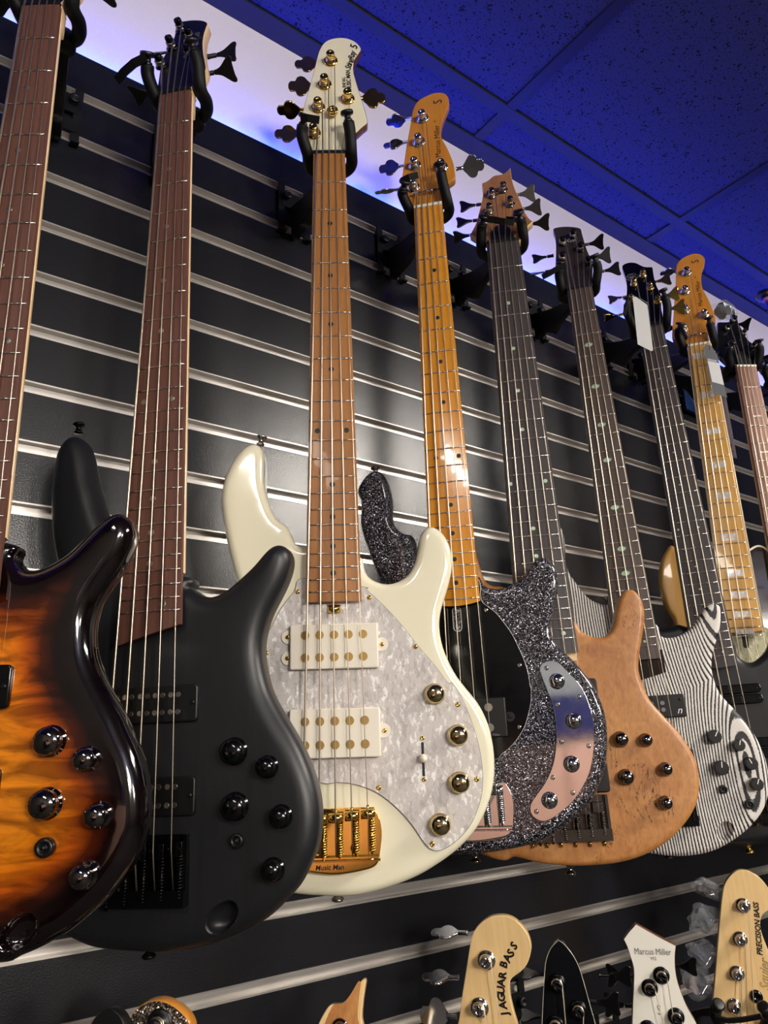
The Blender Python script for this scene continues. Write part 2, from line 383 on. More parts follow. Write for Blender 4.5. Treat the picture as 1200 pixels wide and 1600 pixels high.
FONT_CACHE = {}
def text(body, parent, size, x, y, z, rot=0, mat='ink_black', shear=0, spacing=1, name='lettering', Mpar=None, align='LEFT', bold=0, xs=1.0, fit=None):
    """flat printed lettering, size in mm (cap height about 0.7 size)"""
    cu = bpy.data.curves.new('lettering', 'FONT'); cu.body = body; cu.size = size*.001; cu.shear = shear; cu.space_character = spacing; cu.extrude = .00005; cu.offset = bold*.001; cu.align_x = align; cu.resolution_u = 2
    tmp = bpy.data.objects.new('tmp', cu); COL.objects.link(tmp)
    dg = bpy.context.evaluated_depsgraph_get(); me = bpy.data.meshes.new_from_object(tmp.evaluated_get(dg)); bpy.data.objects.remove(tmp)
    me.materials.clear(); me.materials.append(MATS[mat])
    if fit:
        xsv = [v.co.x for v in me.vertices]; xs = fit*.001/(max(xsv)-min(xsv))
    o = bpy.data.objects.new(name, me); COL.objects.link(o); o.parent = parent
    L_ = Matrix.Translation((x*.001, y*.001, z*.001)) @ Matrix.Rotation(math.radians(rot), 4, 'Z') @ Matrix.Diagonal((xs, 1, 1, 1))
    o.matrix_local = (Mpar @ L_) if Mpar else L_
    return o
# ------------------------------------------------------------------ traced data (mm, each outline in its own instrument's plane)
D = {'body2':[[-33,-600],[-40,-594],[-52,-572],[-66,-545],[-76.1,-523.4],[-80.9,-508.3],[-87.4,-490.3],[-92.8,-469.6],[-97.9,-453.8],[-104.0,-442.8],[-112.3,-437.9],[-120.0,-439.6],[-126.1,-445.3],[-132.3,-457.5],[-134.3,-475.1],[-135.1,-495.2],[-133.9,-512.7],[-133.0,-525.0],[-129.4,-549.6],[-124.6,-569.1],[-121.7,-578.8],[-104,-640],[-103,-680],[-113,-725],[-137,-775],[-155,-825],[-152,-865],[-128,-905],[-95,-930],[-71.0,-941.7],[-47.3,-948.8],[-17.6,-951.0],[-2.1,-951.8],[21.0,-951.8],[43.7,-949.8],[61.7,-946.0],[79.5,-940.4],[97.3,-933.4],[113.6,-925.4],[128.7,-912.8],[142.7,-899.1],[152.6,-882.1],[158.7,-870.0],[162.2,-854.1],[162.9,-838.0],[160.8,-821.6],[156.0,-804.8],[147.9,-785.6],[138.0,-767.9],[125.5,-748.1],[114.9,-727.7],[109.4,-707.2],[107.2,-688.6],[109.3,-672.1],[114.8,-655.6],[122.5,-641.3],[130.3,-626.8],[136.0,-612.1],[137.8,-599.0],[135.0,-591.0],[129.4,-586.1],[121.5,-585.4],[112.5,-591.3],[101.2,-603.6],[92.2,-611.7],[81.0,-620.7],[69.7,-628.5],[58.5,-633.2],[49.3,-633.1],[40.0,-628.4],[32.9,-622.3],[28.3,-623.9],[33,-612]],'body1':[[-33,-600],[-40,-594],[-52,-572],[-66,-545],[-76.1,-523.4],[-80.9,-508.3],[-87.4,-490.3],[-92.8,-469.6],[-97.9,-453.8],[-104.0,-442.8],[-112.3,-437.9],[-120.0,-439.6],[-126.1,-445.3],[-132.3,-457.5],[-134.3,-475.1],[-135.1,-495.2],[-133.9,-512.7],[-133.0,-525.0],[-129.4,-549.6],[-124.6,-569.1],[-121.7,-578.8],[-106,-640],[-105,-680],[-115,-725],[-139,-775],[-157,-825],[-154,-865],[-130,-905],[-97,-930],[-60,-947],[59.6,-945.1],[69.2,-942.4],[83.5,-937.6],[96.2,-932.1],[107.2,-926.4],[118.2,-919.3],[130.7,-909.1],[141.6,-898.8],[150.8,-886.8],[158.4,-874.6],[163.4,-860.7],[166.0,-848.1],[166.0,-835.2],[164.3,-822.2],[160.6,-807.3],[154.2,-790.4],[145.9,-774.9],[137.6,-759.1],[127.2,-743.1],[118.8,-728.7],[112.0,-714.1],[108.5,-699.5],[107.4,-682.8],[110.0,-669.8],[114.7,-658.6],[121.4,-647.3],[128.1,-636.9],[133.1,-626.3],[136.6,-616.6],[138.9,-606.8],[137.1,-596.7],[132.3,-589.5],[124.2,-585.2],[114.6,-588.0],[105.6,-595.7],[95.0,-607.4],[82.8,-620.9],[72.0,-628.4],[59.3,-634.8],[49.9,-636.4],[42.0,-634.2],[35.6,-628.2],[31.0,-622.2],[33,-612]],'body3':[[-30,-563],[-45,-560],[-56.2,-535.8],[-66.7,-529.6],[-74.1,-518.1],[-78.5,-507.3],[-81.9,-496.7],[-85.3,-482.1],[-86.3,-466.8],[-86.3,-448.0],[-88.5,-434.2],[-97.1,-426.9],[-107.6,-429.1],[-116.5,-437.0],[-125.2,-449.7],[-132.3,-465.5],[-136.3,-479.7],[-138.0,-493.8],[-137.6,-507.8],[-134.7,-527.9],[-130.1,-549.3],[-124.2,-573.5],[-117.2,-597.3],[-103,-640],[-104,-680],[-118,-725],[-143,-775],[-160,-825],[-158,-865],[-130,-905],[-95,-932],[-43.9,-942.5],[-18.8,-945.2],[8.6,-946.9],[31.5,-944.9],[59.3,-938.5],[87.3,-929.0],[111.1,-917.0],[130.3,-904.9],[147.7,-890.1],[160.5,-873.3],[170.2,-853.7],[175.9,-833.7],[177.8,-813.3],[176.8,-792.6],[172.2,-771.4],[163.7,-752.2],[152.3,-736.8],[140.6,-720.6],[131.8,-702.7],[125.4,-683.0],[123.3,-662.9],[125.8,-645.3],[132.1,-627.2],[138.2,-609.5],[142.5,-591.2],[142.0,-572.3],[137.1,-556.1],[127.2,-543.9],[116.9,-540.4],[108.7,-546.2],[104.4,-555.3],[102.0,-568.9],[97.9,-584.8],[90.9,-597.8],[80.3,-606.4],[64.8,-610.7],[49.5,-607.1],[39.3,-599.0],[35.5,-587.1],[30,-575]],'body4':[[-30,-590],[-42,-580],[-50,-560],[-54.8,-524.8],[-67.3,-521.5],[-78.8,-511.0],[-84.7,-497.4],[-85.2,-480.1],[-84.5,-465.6],[-87.1,-445.8],[-91.3,-432.3],[-100.5,-422.6],[-113.0,-423.2],[-125.0,-434.8],[-133.3,-450.8],[-128,-470],[-130,-500],[-122,-535],[-110,-570],[-100,-600],[-93,-650],[-104,-705],[-130,-755],[-152,-800],[-158,-845],[-140,-890],[-100,-922],[-50,-938],[-3.3,-938.4],[16.7,-937.1],[40.8,-933.7],[62.7,-930.3],[84.8,-924.4],[103.2,-915.5],[119.8,-904.8],[136.6,-892.2],[149.8,-877.7],[160.3,-861.2],[168.0,-846.3],[173.2,-827.5],[176.4,-808.5],[177.8,-789.2],[176.0,-771.5],[172.6,-757.5],[167.5,-743.2],[157.4,-726.2],[148.8,-713.5],[137.9,-701.3],[128.6,-692.1],[122.7,-679.2],[121.8,-666.5],[124.3,-653.9],[128.7,-639.3],[134.7,-622.6],[137.7,-605.4],[137.0,-592.3],[133.8,-582.0],[128.3,-573.9],[120.0,-570.9],[111.3,-572.4],[104.1,-580.7],[96.9,-589.0],[87.4,-597.9],[76.0,-605.0],[65.0,-608.5],[54.1,-609.2],[45.6,-607.0],[37.3,-602.0],[34.4,-593.7],[31,-590]],'body5':[[-39,-575],[-52,-567],[-66,-566],[-77,-556],[-83,-530],[-90,-495],[-102,-478],[-115,-480],[-124,-505],[-120,-550],[-108,-600],[-102,-650],[-108,-710],[-132,-765],[-155,-815],[-158,-860],[-140,-900],[-105,-920],[-80,-926],[-72.6,-920.9],[-60.5,-923.5],[-42.6,-928.5],[-16.6,-932.2],[7.4,-934.1],[37.5,-933.6],[61.8,-931.2],[84.3,-926.4],[105.2,-918.6],[124.6,-907.9],[142.7,-893.4],[157.0,-878.6],[167.7,-861.7],[173.0,-844.5],[174.7,-827.0],[172.4,-809.1],[165.3,-790.7],[155.7,-774.1],[145.5,-760.3],[135.2,-746.4],[126.8,-733.4],[122.6,-719.3],[120.1,-707.3],[118.8,-692.7],[122.9,-673.4],[128.7,-654.1],[135.3,-632.4],[138.2,-612.5],[136.1,-597.4],[131.2,-588.9],[124.9,-583.8],[116.8,-585.1],[110.8,-590.2],[105.0,-600.7],[99.3,-616.6],[94.2,-632.0],[86.1,-643.5],[76.8,-648.7],[68.1,-648.1],[57.7,-644.1],[49.7,-638.1],[45.1,-629.3],[39,-622]],'body6':[[-34,-560],[-31.2,-576.8],[-44.7,-573.6],[-58.9,-565.3],[-69.9,-551.6],[-80.2,-531.7],[-88.9,-508.9],[-88,-445],[-102,-435],[-114,-442],[-124,-480],[-122,-530],[-112,-590],[-103,-640],[-103,-680],[-113,-725],[-137,-775],[-155,-825],[-152,-865],[-128,-905],[-80,-938],[-40,-948],[-26.7,-948.4],[-4.6,-952.7],[26.9,-953.7],[56.7,-949.5],[83.0,-939.6],[107.8,-925.3],[128.7,-908.7],[144.5,-889.6],[152.8,-870.1],[157.2,-848.0],[157.2,-825.4],[153.5,-804.6],[146.3,-783.3],[136.4,-763.9],[123.6,-746.5],[111.0,-726.4],[107.1,-709.2],[106.2,-692.0],[110.0,-672.6],[118.2,-653.4],[127.9,-634.2],[135.5,-614.7],[137.6,-599.6],[133.2,-592.0],[123.9,-590.1],[113.3,-595.7],[104.1,-606.7],[91.9,-620.8],[78.0,-631.0],[62.4,-637.0],[47.8,-637.2],[38.8,-632.5],[34,-612]],'body7':[[-34,-590],[-45,-585],[-45.4,-584.1],[-56.8,-587.8],[-73.1,-588.4],[-83.3,-584.5],[-92.5,-573.4],[-98.4,-558.2],[-113,-500],[-125,-505],[-132,-530],[-128,-580],[-112,-640],[-110,-690],[-128,-750],[-155,-810],[-160,-860],[-140,-905],[-90,-938],[0,-946],[80,-925],[135,-885],[160,-840],[160,-790],[140,-735],[115,-680],[112,-645],[124,-610],[128,-582],[122,-570],[112,-578],[103,-605],[88.0,-639.7],[68.4,-656.8],[55.0,-661.0],[39.8,-648.3],[34,-620]],'body8':[[-33,-570],[-45,-560],[-58,-530],[-70,-490],[-85,-450],[-102.3,-419.5],[-115.6,-431.4],[-126.7,-450.0],[-133.6,-472.2],[-135.9,-497.7],[-133.5,-523.3],[-126.6,-552.1],[-117.7,-574.3],[-130,-640],[-118,-690],[-120,-740],[-140,-790],[-158,-840],[-150,-890],[-110,-930],[-50,-945],[30,-945],[100,-920],[150,-870],[165,-820],[150,-760],[115,-700],[95,-650],[110,-590],[112,-560],[100,-540],[85,-560],[70,-590],[33,-600]],'heads':{'2':{'z':-4,'t':12,'o':[[-27.4,12.0],[-28.2,29.9],[-29.3,49.5],[-30.7,79.5],[-26.3,103.4],[-20.6,130.0],[-21.8,157.0],[-22.3,165.3],[-14.6,168.6],[1.9,166.2],[17.2,159.3],[24.9,150.6],[24.5,140.6],[23.1,122.6],[24.3,101.5],[28.1,77.5],[32.5,58.8],[35.2,43.3],[32.6,29.8],[26.0,22.4],[19.6,8.0],[19.9,-0.2]],'posts':[[-11.5,145.3],[-19.0,107.3],[-28.3,68.8],[5.6,118.3],[9.0,78.9]],'btn':[[-1,-48.1,132.1,20],[-1,-60.2,44.8,80],[1,50.1,100.4,15],[1,51.1,61.1,75]]},'3':{'z':-12,'t':0,'o':[[-23.8,15.8],[-28.6,20.8],[-36.8,26.0],[-43.0,32.8],[-46.2,43.0],[-46.2,51.4],[-41.0,71.8],[-37.6,87.3],[-31.4,116.8],[-24.3,148.6],[-17.1,184.6],[-12.8,201.0],[-5.5,213.9],[4.6,220.2],[16.2,222.3],[27.7,221.2],[39.1,215.1],[46.2,206.7],[49.2,199.3],[49.2,199.3],[44.4,189.3],[40.0,182.1],[37.2,171.2],[36.7,158.6],[39.3,142.4],[44.5,119.3],[49.6,96.4],[54.7,72.1],[54.9,62.7],[48.8,56.8],[38.9,45.9],[30.5,38.4],[24.8,28.4],[22.6,15.0]],'posts':[[3.1,177.1],[-6.3,133.3],[-16.0,91.3],[-22.4,45.1],[27.0,106.4]],'btn':[[-1,-32.7,189.7,10],[-1,-42.0,147.9,0],[-1,-58.2,103.9,85],[-1,-61.4,60.9,10],[1,63.6,124.0,0]]},'4':{'z':-12,'t':0,'o':[[-24.2,12.8],[-40.9,21.6],[-44.9,37.0],[-44.3,47.9],[-40.0,71.2],[-35.6,96.4],[-28.8,134.9],[-21.3,169.9],[-15.8,197.9],[-11.1,210.6],[-3.3,219.7],[6.7,224.2],[19.9,227.9],[29.5,227.1],[38.9,223.6],[44.7,213.9],[45.2,203.0],[41.6,192.1],[36.1,179.8],[31.3,167.3],[28.4,154.5],[27.7,143.1],[30.5,131.0],[36.5,114.5],[41.5,96.5],[45.0,79.0],[45.5,64.1],[44.8,53.2],[39.1,48.9],[31.8,43.2],[24.1,32.0],[21.0,7.3]],'posts':[[0.2,180.4],[-8.5,135.1],[-17.6,90.7],[-22.2,49.8],[25.5,77.6]],'btn':[[-1,-44.6,202.0,80],[-1,-51.0,155.0,25],[-1,-60.4,109.7,10],[-1,-68.9,64.9,60],[1,73.2,83.7,60]]},'5':{'z':-4,'t':10,'o':[[-22.3,6.8],[-38.4,16.5],[-50.8,29.6],[-50.8,29.6],[-39.7,53.9],[-29.7,89.3],[-24.3,111.5],[-22.1,126.1],[-22.0,148.8],[-22.0,148.8],[-11.2,154.4],[0.0,164.3],[13.4,165.0],[21.2,168.9],[27.8,176.5],[30.0,179.0],[30.0,179.0],[29.8,159.5],[30.7,139.6],[33.6,117.6],[38.3,93.4],[41.7,72.0],[46.7,52.6],[53.1,41.3],[53.1,41.3],[41.3,29.4],[28.7,15.7],[25.7,-0.5]],'posts':[[-8.1,113.8],[-16.0,77.4],[-26.0,55.6],[12.1,124.9],[20.2,87.4],[26.2,52.3]],'btn':[[-1,-49.1,116.2,5],[-1,-57.7,78.6,10],[-1,-65.2,44.8,80],[1,53.6,128.1,30],[1,59.7,91.7,20],[1,68.9,53.7,75]]},'6':{'z':-4,'t':10,'o':[[-22.7,6.4],[-27.5,25.0],[-33.5,46.2],[-34.5,66.5],[-30.3,93.9],[-26.9,120.0],[-25.5,142.7],[-27.8,160.3],[-27.8,160.3],[-21.5,161.9],[-9.5,161.3],[5.1,157.5],[16.4,152.6],[23.2,147.4],[23.2,147.4],[23.5,134.3],[24.5,115.2],[26.3,92.1],[28.9,75.2],[30.8,58.7],[29.7,43.1],[25.2,20.5],[21.3,4.0]],'posts':[[-15.2,118.0],[6.0,131.4],[15.0,95.0],[-20.2,80.2],[23.8,58.4]],'btn':[[-1,-59.4,107.8,15],[-1,-67.6,70.6,40],[1,48.3,120.5,65],[1,55.4,84.6,35],[1,66.3,47.7,5]]},'7':{'z':-4,'t':10,'o':[[-15.9,17.7],[-34.1,27.9],[-42.4,47.4],[-42.9,61.4],[-34.4,85.1],[-28.3,113.4],[-26.5,134.5],[-27.5,158.5],[-28.6,177.4],[-20.0,183.0],[-9.8,182.4],[-0.2,177.4],[7.4,168.4],[15.2,161.2],[29.1,156.7],[29.1,156.7],[28.1,142.5],[27.4,122.8],[28.5,102.9],[31.6,84.3],[31.8,70.4],[27.7,45.8],[22.1,11.9]],'posts':[[7.5,140.0],[-13.2,121.2],[15.2,101.7],[23.7,62.4],[-23.8,80.1]],'btn':[[-1,-53.1,107.8,15],[-1,-67.2,62.3,75],[1,46.5,129.3,5],[1,54.7,85.8,20],[1,59.6,50.4,60]]},'8':{'z':-12,'t':0,'o':[[-16.2,11.9],[-41.5,23.3],[-47.7,35.6],[-46.1,54.3],[-39.0,92.8],[-32.4,131.9],[-26.7,163.5],[-21.2,198.8],[-17.3,214.7],[-8.1,225.9],[7.2,232.1],[20.4,233.4],[30.4,229.8],[37.1,220.9],[39.1,212.0],[36.4,201.0],[30.0,186.0],[26.4,170.4],[24.5,151.1],[27.1,134.2],[33.1,111.8],[37.6,88.3],[39.8,67.2],[39.4,54.8],[33.5,48.2],[25.0,40.6],[21.0,24.3],[18.5,4.8]],'posts':[[-1.4,188.9],[-10.3,143.1],[-16.1,95.7],[19.1,76.6],[-25.3,51.4]],'btn':[[-1,-54.1,68.2,80],[-1,-34.9,210.3,80],[1,56.2,88.1,30]]},'9':{'z':-4,'t':10,'o':[[-21.8,7.6],[-37.9,19.6],[-47.8,51.5],[-29.2,128.4],[-29.2,128.4],[2.8,132.5],[15.3,166.7],[19.0,163.8],[16.6,142.4],[19.3,111.5],[27.0,75.6],[42.0,59.3],[41.7,43.1],[28.8,16.6],[24.0,-0.5]],'posts':[[5.8,131.1],[17.6,93.5],[-14.8,107.4],[29.3,56.6],[-20.2,62.2]],'btn':[[-1,1.4,168.5,0],[-1,-33.9,53.9,60],[1,41.3,136.9,60]]},'spk':{'z':-12,'t':0,'o':[[-50.3,-52.9],[-44.1,-30.5],[-37.2,-5.1],[-30.7,5.5],[-24.5,10.3],[-18.1,13.0],[-10.9,14.3],[-5.1,14.0],[1.4,12.4],[8.9,8.9],[16.4,3.8],[20.7,-0.6],[23.4,-6.4],[22.3,-16.0],[16.3,-23.2],[11.9,-29.0],[10.8,-38.5],[13.1,-50.8]],'posts':[[-5.6,-3.5],[-7.6,-23.2],[-11.1,-42.3]],'btn':[]},'wood':{'z':-4,'t':8,'o':[[-27.5,-25.8],[-24.4,-11.8],[-19.5,-1.2],[-13.6,7.4],[-9.3,11.0],[0.3,11.7],[4.6,13.5],[13.3,21.1],[21.1,30.5],[24.6,33.3],[26.8,31.3],[25.5,23.9],[23.7,13.1],[22.4,-1.2],[25.3,-11.7],[26.9,-25.6]],'posts':[[0.5,-8.3],[9.1,-18.7]],'btn':[]},'jag':{'z':-12,'t':0,'o':[[-67.6,-38.8],[-56.5,-3.9],[-51.1,21.5],[-44.1,49.5],[-37.1,78.0],[-32.3,90.7],[-23.8,100.1],[-13.0,106.7],[0.1,109.2],[12.8,107.7],[23.7,101.0],[31.7,90.9],[35.1,79.7],[34.1,69.6],[28.8,58.3],[20.6,50.3],[10.0,43.4],[6.3,36.7],[5.9,24.6],[8.4,9.6],[11.6,-3.1],[18.0,-34.4]],'posts':[[-18.7,61.5],[-30.5,11.8],[-43.5,-35.4]],'btn':[[-1,-67.9,86.6,80],[-1,-81.4,37.5,80],[-1,-86.2,-3.3,20]]},'blk':{'z':-12,'t':0,'o':[[-38.3,-32.5],[-34.3,-5.1],[-30.0,23.7],[-26.4,45.8],[-23.4,61.9],[-18.1,74.6],[-11.3,82.9],[-4.2,88.3],[-4.2,88.3],[2.7,83.2],[10.6,73.5],[17.1,60.4],[20.5,47.3],[23.7,31.7],[26.7,16.3],[30.4,-2.3],[33.0,-29.1]],'posts':[[-11.1,40.1],[11.8,12.2],[-17.6,-5.3]],'btn':[[-1,-40.8,45.3,80],[-1,-47.1,-1.8,80],[1,48.4,16.0,20],[1,66.6,46.3,30]]},'wht':{'z':-12,'t':0,'o':[[-56.5,-30.8],[-52.2,-5.9],[-47.5,22.3],[-43.9,42.0],[-41.4,61.8],[-43.8,76.7],[-46.6,88.8],[-50.3,98.8],[-50.3,98.8],[-42.0,108.2],[-30.7,118.6],[-30.7,118.6],[-5.3,104.8],[19.9,92.3],[19.9,92.3],[16.6,78.3],[15.0,62.5],[15.7,48.8],[18.9,34.4],[23.1,20.1],[28.5,8.0],[33.2,-2.2],[38.7,-26.2]],'posts':[[-5.1,55.0],[-22.8,39.3],[7.4,5.7],[-31.6,-10.7]],'btn':[[-1,-65.2,48.1,30],[-1,-72.9,11.9,30],[1,31.5,63.0,30]]},'prec':{'z':-12,'t':0,'o':[[-38.4,7.8],[-35.1,24.3],[-28.9,49.3],[-18.6,91.7],[-8.1,134.8],[1.5,171.3],[7.6,186.1],[16.9,197.3],[27.1,204.1],[37.8,205.7],[47.8,202.9],[58.5,195.7],[66.8,184.1],[71.8,171.2],[71.3,159.7],[63.9,151.0],[53.9,143.6],[49.8,136.3],[47.8,124.9],[49.8,110.9],[53.1,97.1],[56.0,80.6],[46.4,25.8],[38.9,-1.2],[-3.4,-17.0],[-24.0,-11.6],[-34.0,-1.5]],'posts':[[28.1,155.9],[16.3,109.4],[4.3,62.8],[-6.8,19.0]],'btn':[[-1,-16.7,175.7,70],[-1,-29.7,131.0,15],[-1,-41.4,84.3,30],[-1,-53.5,44.0,30]]}},'pose':{'1':{'T':[69.9,701.3,797.2],'R':[[0.79808,-0.00559,-0.60252],[-0.60252,-0.01628,-0.79794],[-0.00535,0.99985,-0.01636]],'w':[42.3,65.5]},'2':{'T':[229.5,716.7,784.3],'R':[[0.68875,-0.01867,-0.72476],[-0.72493,-0.00423,-0.68881],[0.00979,0.99982,-0.01645]],'w':[41.1,64.5]},'3':{'T':[448.5,704.9,797.6],'R':[[0.81703,-0.01114,-0.57649],[-0.57659,-0.02014,-0.81678],[-0.00251,0.99974,-0.02288]],'w':[44.0,65.9]},'4':{'T':[640.6,720.6,809.1],'R':[[0.67425,-0.02639,-0.73804],[-0.73849,-0.01836,-0.67401],[0.00424,0.99948,-0.03187]],'w':[44.2,66.6]},'5':{'T':[775.7,693.9,784.1],'R':[[0.72392,-0.0097,-0.68981],[-0.68978,0.00733,-0.72399],[0.01208,0.99993,-0.00139]],'w':[51.8,79.8]},'6':{'T':[990.3,712.9,788.2],'R':[[0.66814,-0.03562,-0.74319],[-0.74353,0.00505,-0.66868],[0.02757,0.99935,-0.02311]],'w':[43.4,65.8]},'7':{'T':[1201.9,712.7,779.8],'R':[[0.58946,-0.00841,-0.80775],[-0.80743,0.02377,-0.58948],[0.02415,0.99968,0.00722]],'w':[45.9,68.7]},'8':{'T':[1353.8,700.9,781.4],'R':[[0.56691,0.04179,-0.82272],[-0.82342,-0.00069,-0.56743],[-0.02428,0.99913,0.03402]],'w':[43.6,65.7]},'9':{'T':[1486.3,675.3,757.9],'R':[[0.83644,-0.0,-0.54806],[-0.54806,-0.0,-0.83644],[0.0,1.0,-0.0]],'w':[43,64]},'jag':{'T':[688.0,725.0,-306.2],'R':[[0.64279,-0.0,-0.76604],[-0.76604,-0.0,-0.64279],[0.0,1.0,-0.0]],'w':[42,62]},'blk':{'T':[795.2,725.0,-328.2],'R':[[0.64279,-0.0,-0.76604],[-0.76604,-0.0,-0.64279],[0.0,1.0,-0.0]],'w':[42,62]},'wht':{'T':[998.1,725.0,-369.8],'R':[[0.64279,-0.0,-0.76604],[-0.76604,-0.0,-0.64279],[0.0,1.0,-0.0]],'w':[42,62]},'prec':{'T':[1166.5,725.0,-404.3],'R':[[0.60182,-0.0,-0.79864],[-0.79864,-0.0,-0.60182],[0.0,1.0,-0.0]],'w':[42,62]},'spk':{'T':[276.8,725.0,-221.9],'R':[[0.69466,-0.0,-0.71934],[-0.71934,-0.0,-0.69466],[0.0,1.0,-0.0]],'w':[42,62]},'wood':{'T':[457.6,725.0,-259.0],'R':[[0.74314,-0.0,-0.66913],[-0.66913,-0.0,-0.74314],[0.0,1.0,-0.0]],'w':[42,62]},'lump':{'T':[209.1,692.0,-200.5],'R':[[0.69466,-0.0,-0.71934],[-0.71934,-0.0,-0.69466],[0.0,1.0,-0.0]],'w':[42,62]}},'F':{'guard3':[[-35.3,-602.3],[-46.6,-617.4],[-61.5,-637.2],[-73.6,-659.3],[-80.8,-673.9],[-84.1,-693.3],[-97,-690],[-92,-740],[-70,-790],[-45,-806],[-17.4,-830.9],[1.4,-831.7],[17.7,-833.7],[34.1,-838.6],[47.9,-845.6],[61.6,-855.9],[75.1,-869.3],[84.0,-880.3],[92.7,-893.4],[99.2,-901.0],[106.0,-903.9],[115.3,-902.5],[127.1,-896.5],[139.3,-886.3],[149.3,-873.7],[157.4,-856.6],[161.3,-841.3],[162.5,-823.6],[161.0,-803.3],[157.4,-785.0],[151.5,-764.0],[143.0,-742.7],[134.1,-728.2],[129.2,-728.1],[115.5,-708.5],[99.2,-688.6],[82.7,-666.1],[68.3,-648.2],[53.8,-632.7],[39.0,-618.4],[35.3,-614.4]],'screws3':[[-42.5,-618.8],[41.3,-627.9],[-78.4,-688.9],[93.6,-686.4],[138.7,-752.8],[155.1,-832.8],[46.9,-838.4],[102.9,-896.9]],'knob3':[[113.1,-740.3],[136.7,-785.9],[135.6,-835.7],[112.3,-877.7]],'guard4':[[-29,-592],[29,-592],[34.0,-622.5],[42.2,-632.8],[52.1,-642.1],[61.5,-655.5],[70.6,-670.9],[77.4,-688.0],[83.1,-704.9],[86.7,-721.4],[88.0,-739.7],[88.8,-741.7],[87.3,-757.7],[82.7,-773.3],[76.3,-788.8],[67.0,-802.1],[55.9,-813.3],[45.2,-820.7],[34.6,-827.1],[0,-812],[-45,-800],[-75,-770],[-90,-720],[-90,-660],[-70,-615]],'screws4':[[39.2,-637.7],[76.7,-712.3],[69.2,-789.4]],'plate4':[[102.1,-720.2],[105.9,-712.3],[114.4,-708.7],[126.3,-711.4],[137.0,-724.2],[145.8,-734.7],[154.1,-749.0],[159.0,-766.9],[161.6,-786.5],[160.1,-807.5],[155.5,-830.1],[148.6,-848.7],[136.9,-866.9],[123.8,-881.3],[109.2,-892.0],[96.9,-899.1],[87.1,-901.1],[77.8,-896.9],[73.7,-889.5],[75.5,-880.3],[84.4,-869.3],[95.4,-856.5],[105.0,-839.8],[111.2,-821.0],[114.6,-800.0],[115.0,-780.6],[113.1,-760.9],[107.1,-740.7]],'knob4':[[121.8,-735.1],[137.3,-784.4],[129.1,-835.9],[98.0,-877.3]],'pscrews4':[[147.3,-755.7],[119.7,-763.8],[119.8,-809.2],[152.2,-815.3],[104.7,-850.9],[126.9,-869.2],[81.0,-889.8],[110.4,-717.8]],'knob5':[[81.4,-783.1],[113.3,-785.5],[132.5,-822.4],[81.9,-830.0],[126.2,-862.7]],'knob6':[[89.8,-789.4],[121.4,-803.8],[133.5,-830.3],[91.3,-834.0],[135.4,-859.0],[89.4,-864.2],[121.3,-886.4]],'jagletters':[[2.5,9.6],[1.2,15.0],[-0.2,22.0],[-0.4,29.6],[0.2,37.3],[2.1,45.1],[3.9,56.2],[7.9,62.4],[12.2,68.7],[16.0,76.1]]}}
POSE = D['pose']
def pose_matrix(k, dy=0):
    p = POSE[k]; R = p['R']; T = p['T']
    T = [T[i]+R[i][1]*dy for i in range(3)]
    return Matrix(((R[0][0], R[0][1], R[0][2], T[0]*.001), (R[1][0], R[1][1], R[1][2], T[1]*.001-WY), (R[2][0], R[2][1], R[2][2], T[2]*.001+CAMZ), (0, 0, 0, 1)))

# ------------------------------------------------------------------ the setting
def struct(o): o['kind'] = 'structure'; return o
X0, X1 = -2.2, 6.5                      # wall run (m)
P0, PITCH, GRV = CAMZ*1000+877.6, 76.2, 13.0
PTOP = CAMZ*1000+958
wall = bpy.data.objects.new('wall_back', None); COL.objects.link(wall); wall.location = (0, 0, 0); struct(wall)
mb = MB(); mb.box(((X0+X1)*500, 19+30, CEIL*500), ((X1-X0)*1000, 60, CEIL*1000)); mb.build('plaster', 'plaster', wall)
nb = int(P0/PITCH)
tops = [PTOP]+[P0-PITCH*k for k in range(nb+1)]; bots = [P0+GRV]+[P0-PITCH*(k+1)+GRV for k in range(nb)]+[60]
def board(z0, z1):
    m_ = MB(); L = X0*1000; Rr = X1*1000; c = .8
    pr = [(18, z0), (0+c, z0), (0, z0+c), (0, z1-c), (c, z1), (18, z1)]
    vs = [(x, y, z) for x in (L, Rr) for y, z in pr]; n = len(pr)
    return m_.add(vs, [(i, (i+1) % n, n+(i+1) % n, n+i) for i in range(n)]+[list(range(n))[::-1], list(range(n, 2*n))], 0, False)
h0 = tops[1]-bots[1]; shared = board(-h0, 0).mesh('panel', ['black_laminate'])
for k, (a, b) in enumerate(zip(tops, bots)):
    if abs((a-b)-h0) < .01: inst('panel', shared, wall, (0, 0, a))
    else: board(b-a, 0) and inst('panel', board(b-a, 0).mesh('panel', ['black_laminate']), wall, (0, 0, a))
# aluminium insert: lipped channel
m_ = MB(); pr = [(-.9, -1.4), (-.9, .6), (1.0, .6), (9, .9), (9, GRV-.9), (1.0, GRV-.6), (-.9, GRV-.6), (-.9, GRV+1.4), (.4, GRV+1.4), (10.5, GRV+.2), (10.5, -.2), (.4, -1.4)]
n = len(pr); vs = [(x, y, z) for x in (X0*1000, X1*1000) for y, z in pr]
m_.add(vs, [(i, (i+1) % n, n+(i+1) % n, n+i) for i in range(n)], 0, False); ch = m_.mesh('aluminium_channel', ['aluminium'])
for k in range(nb+1):
    inst('aluminium_channel', ch, wall, (0, 0, P0-PITCH*k))

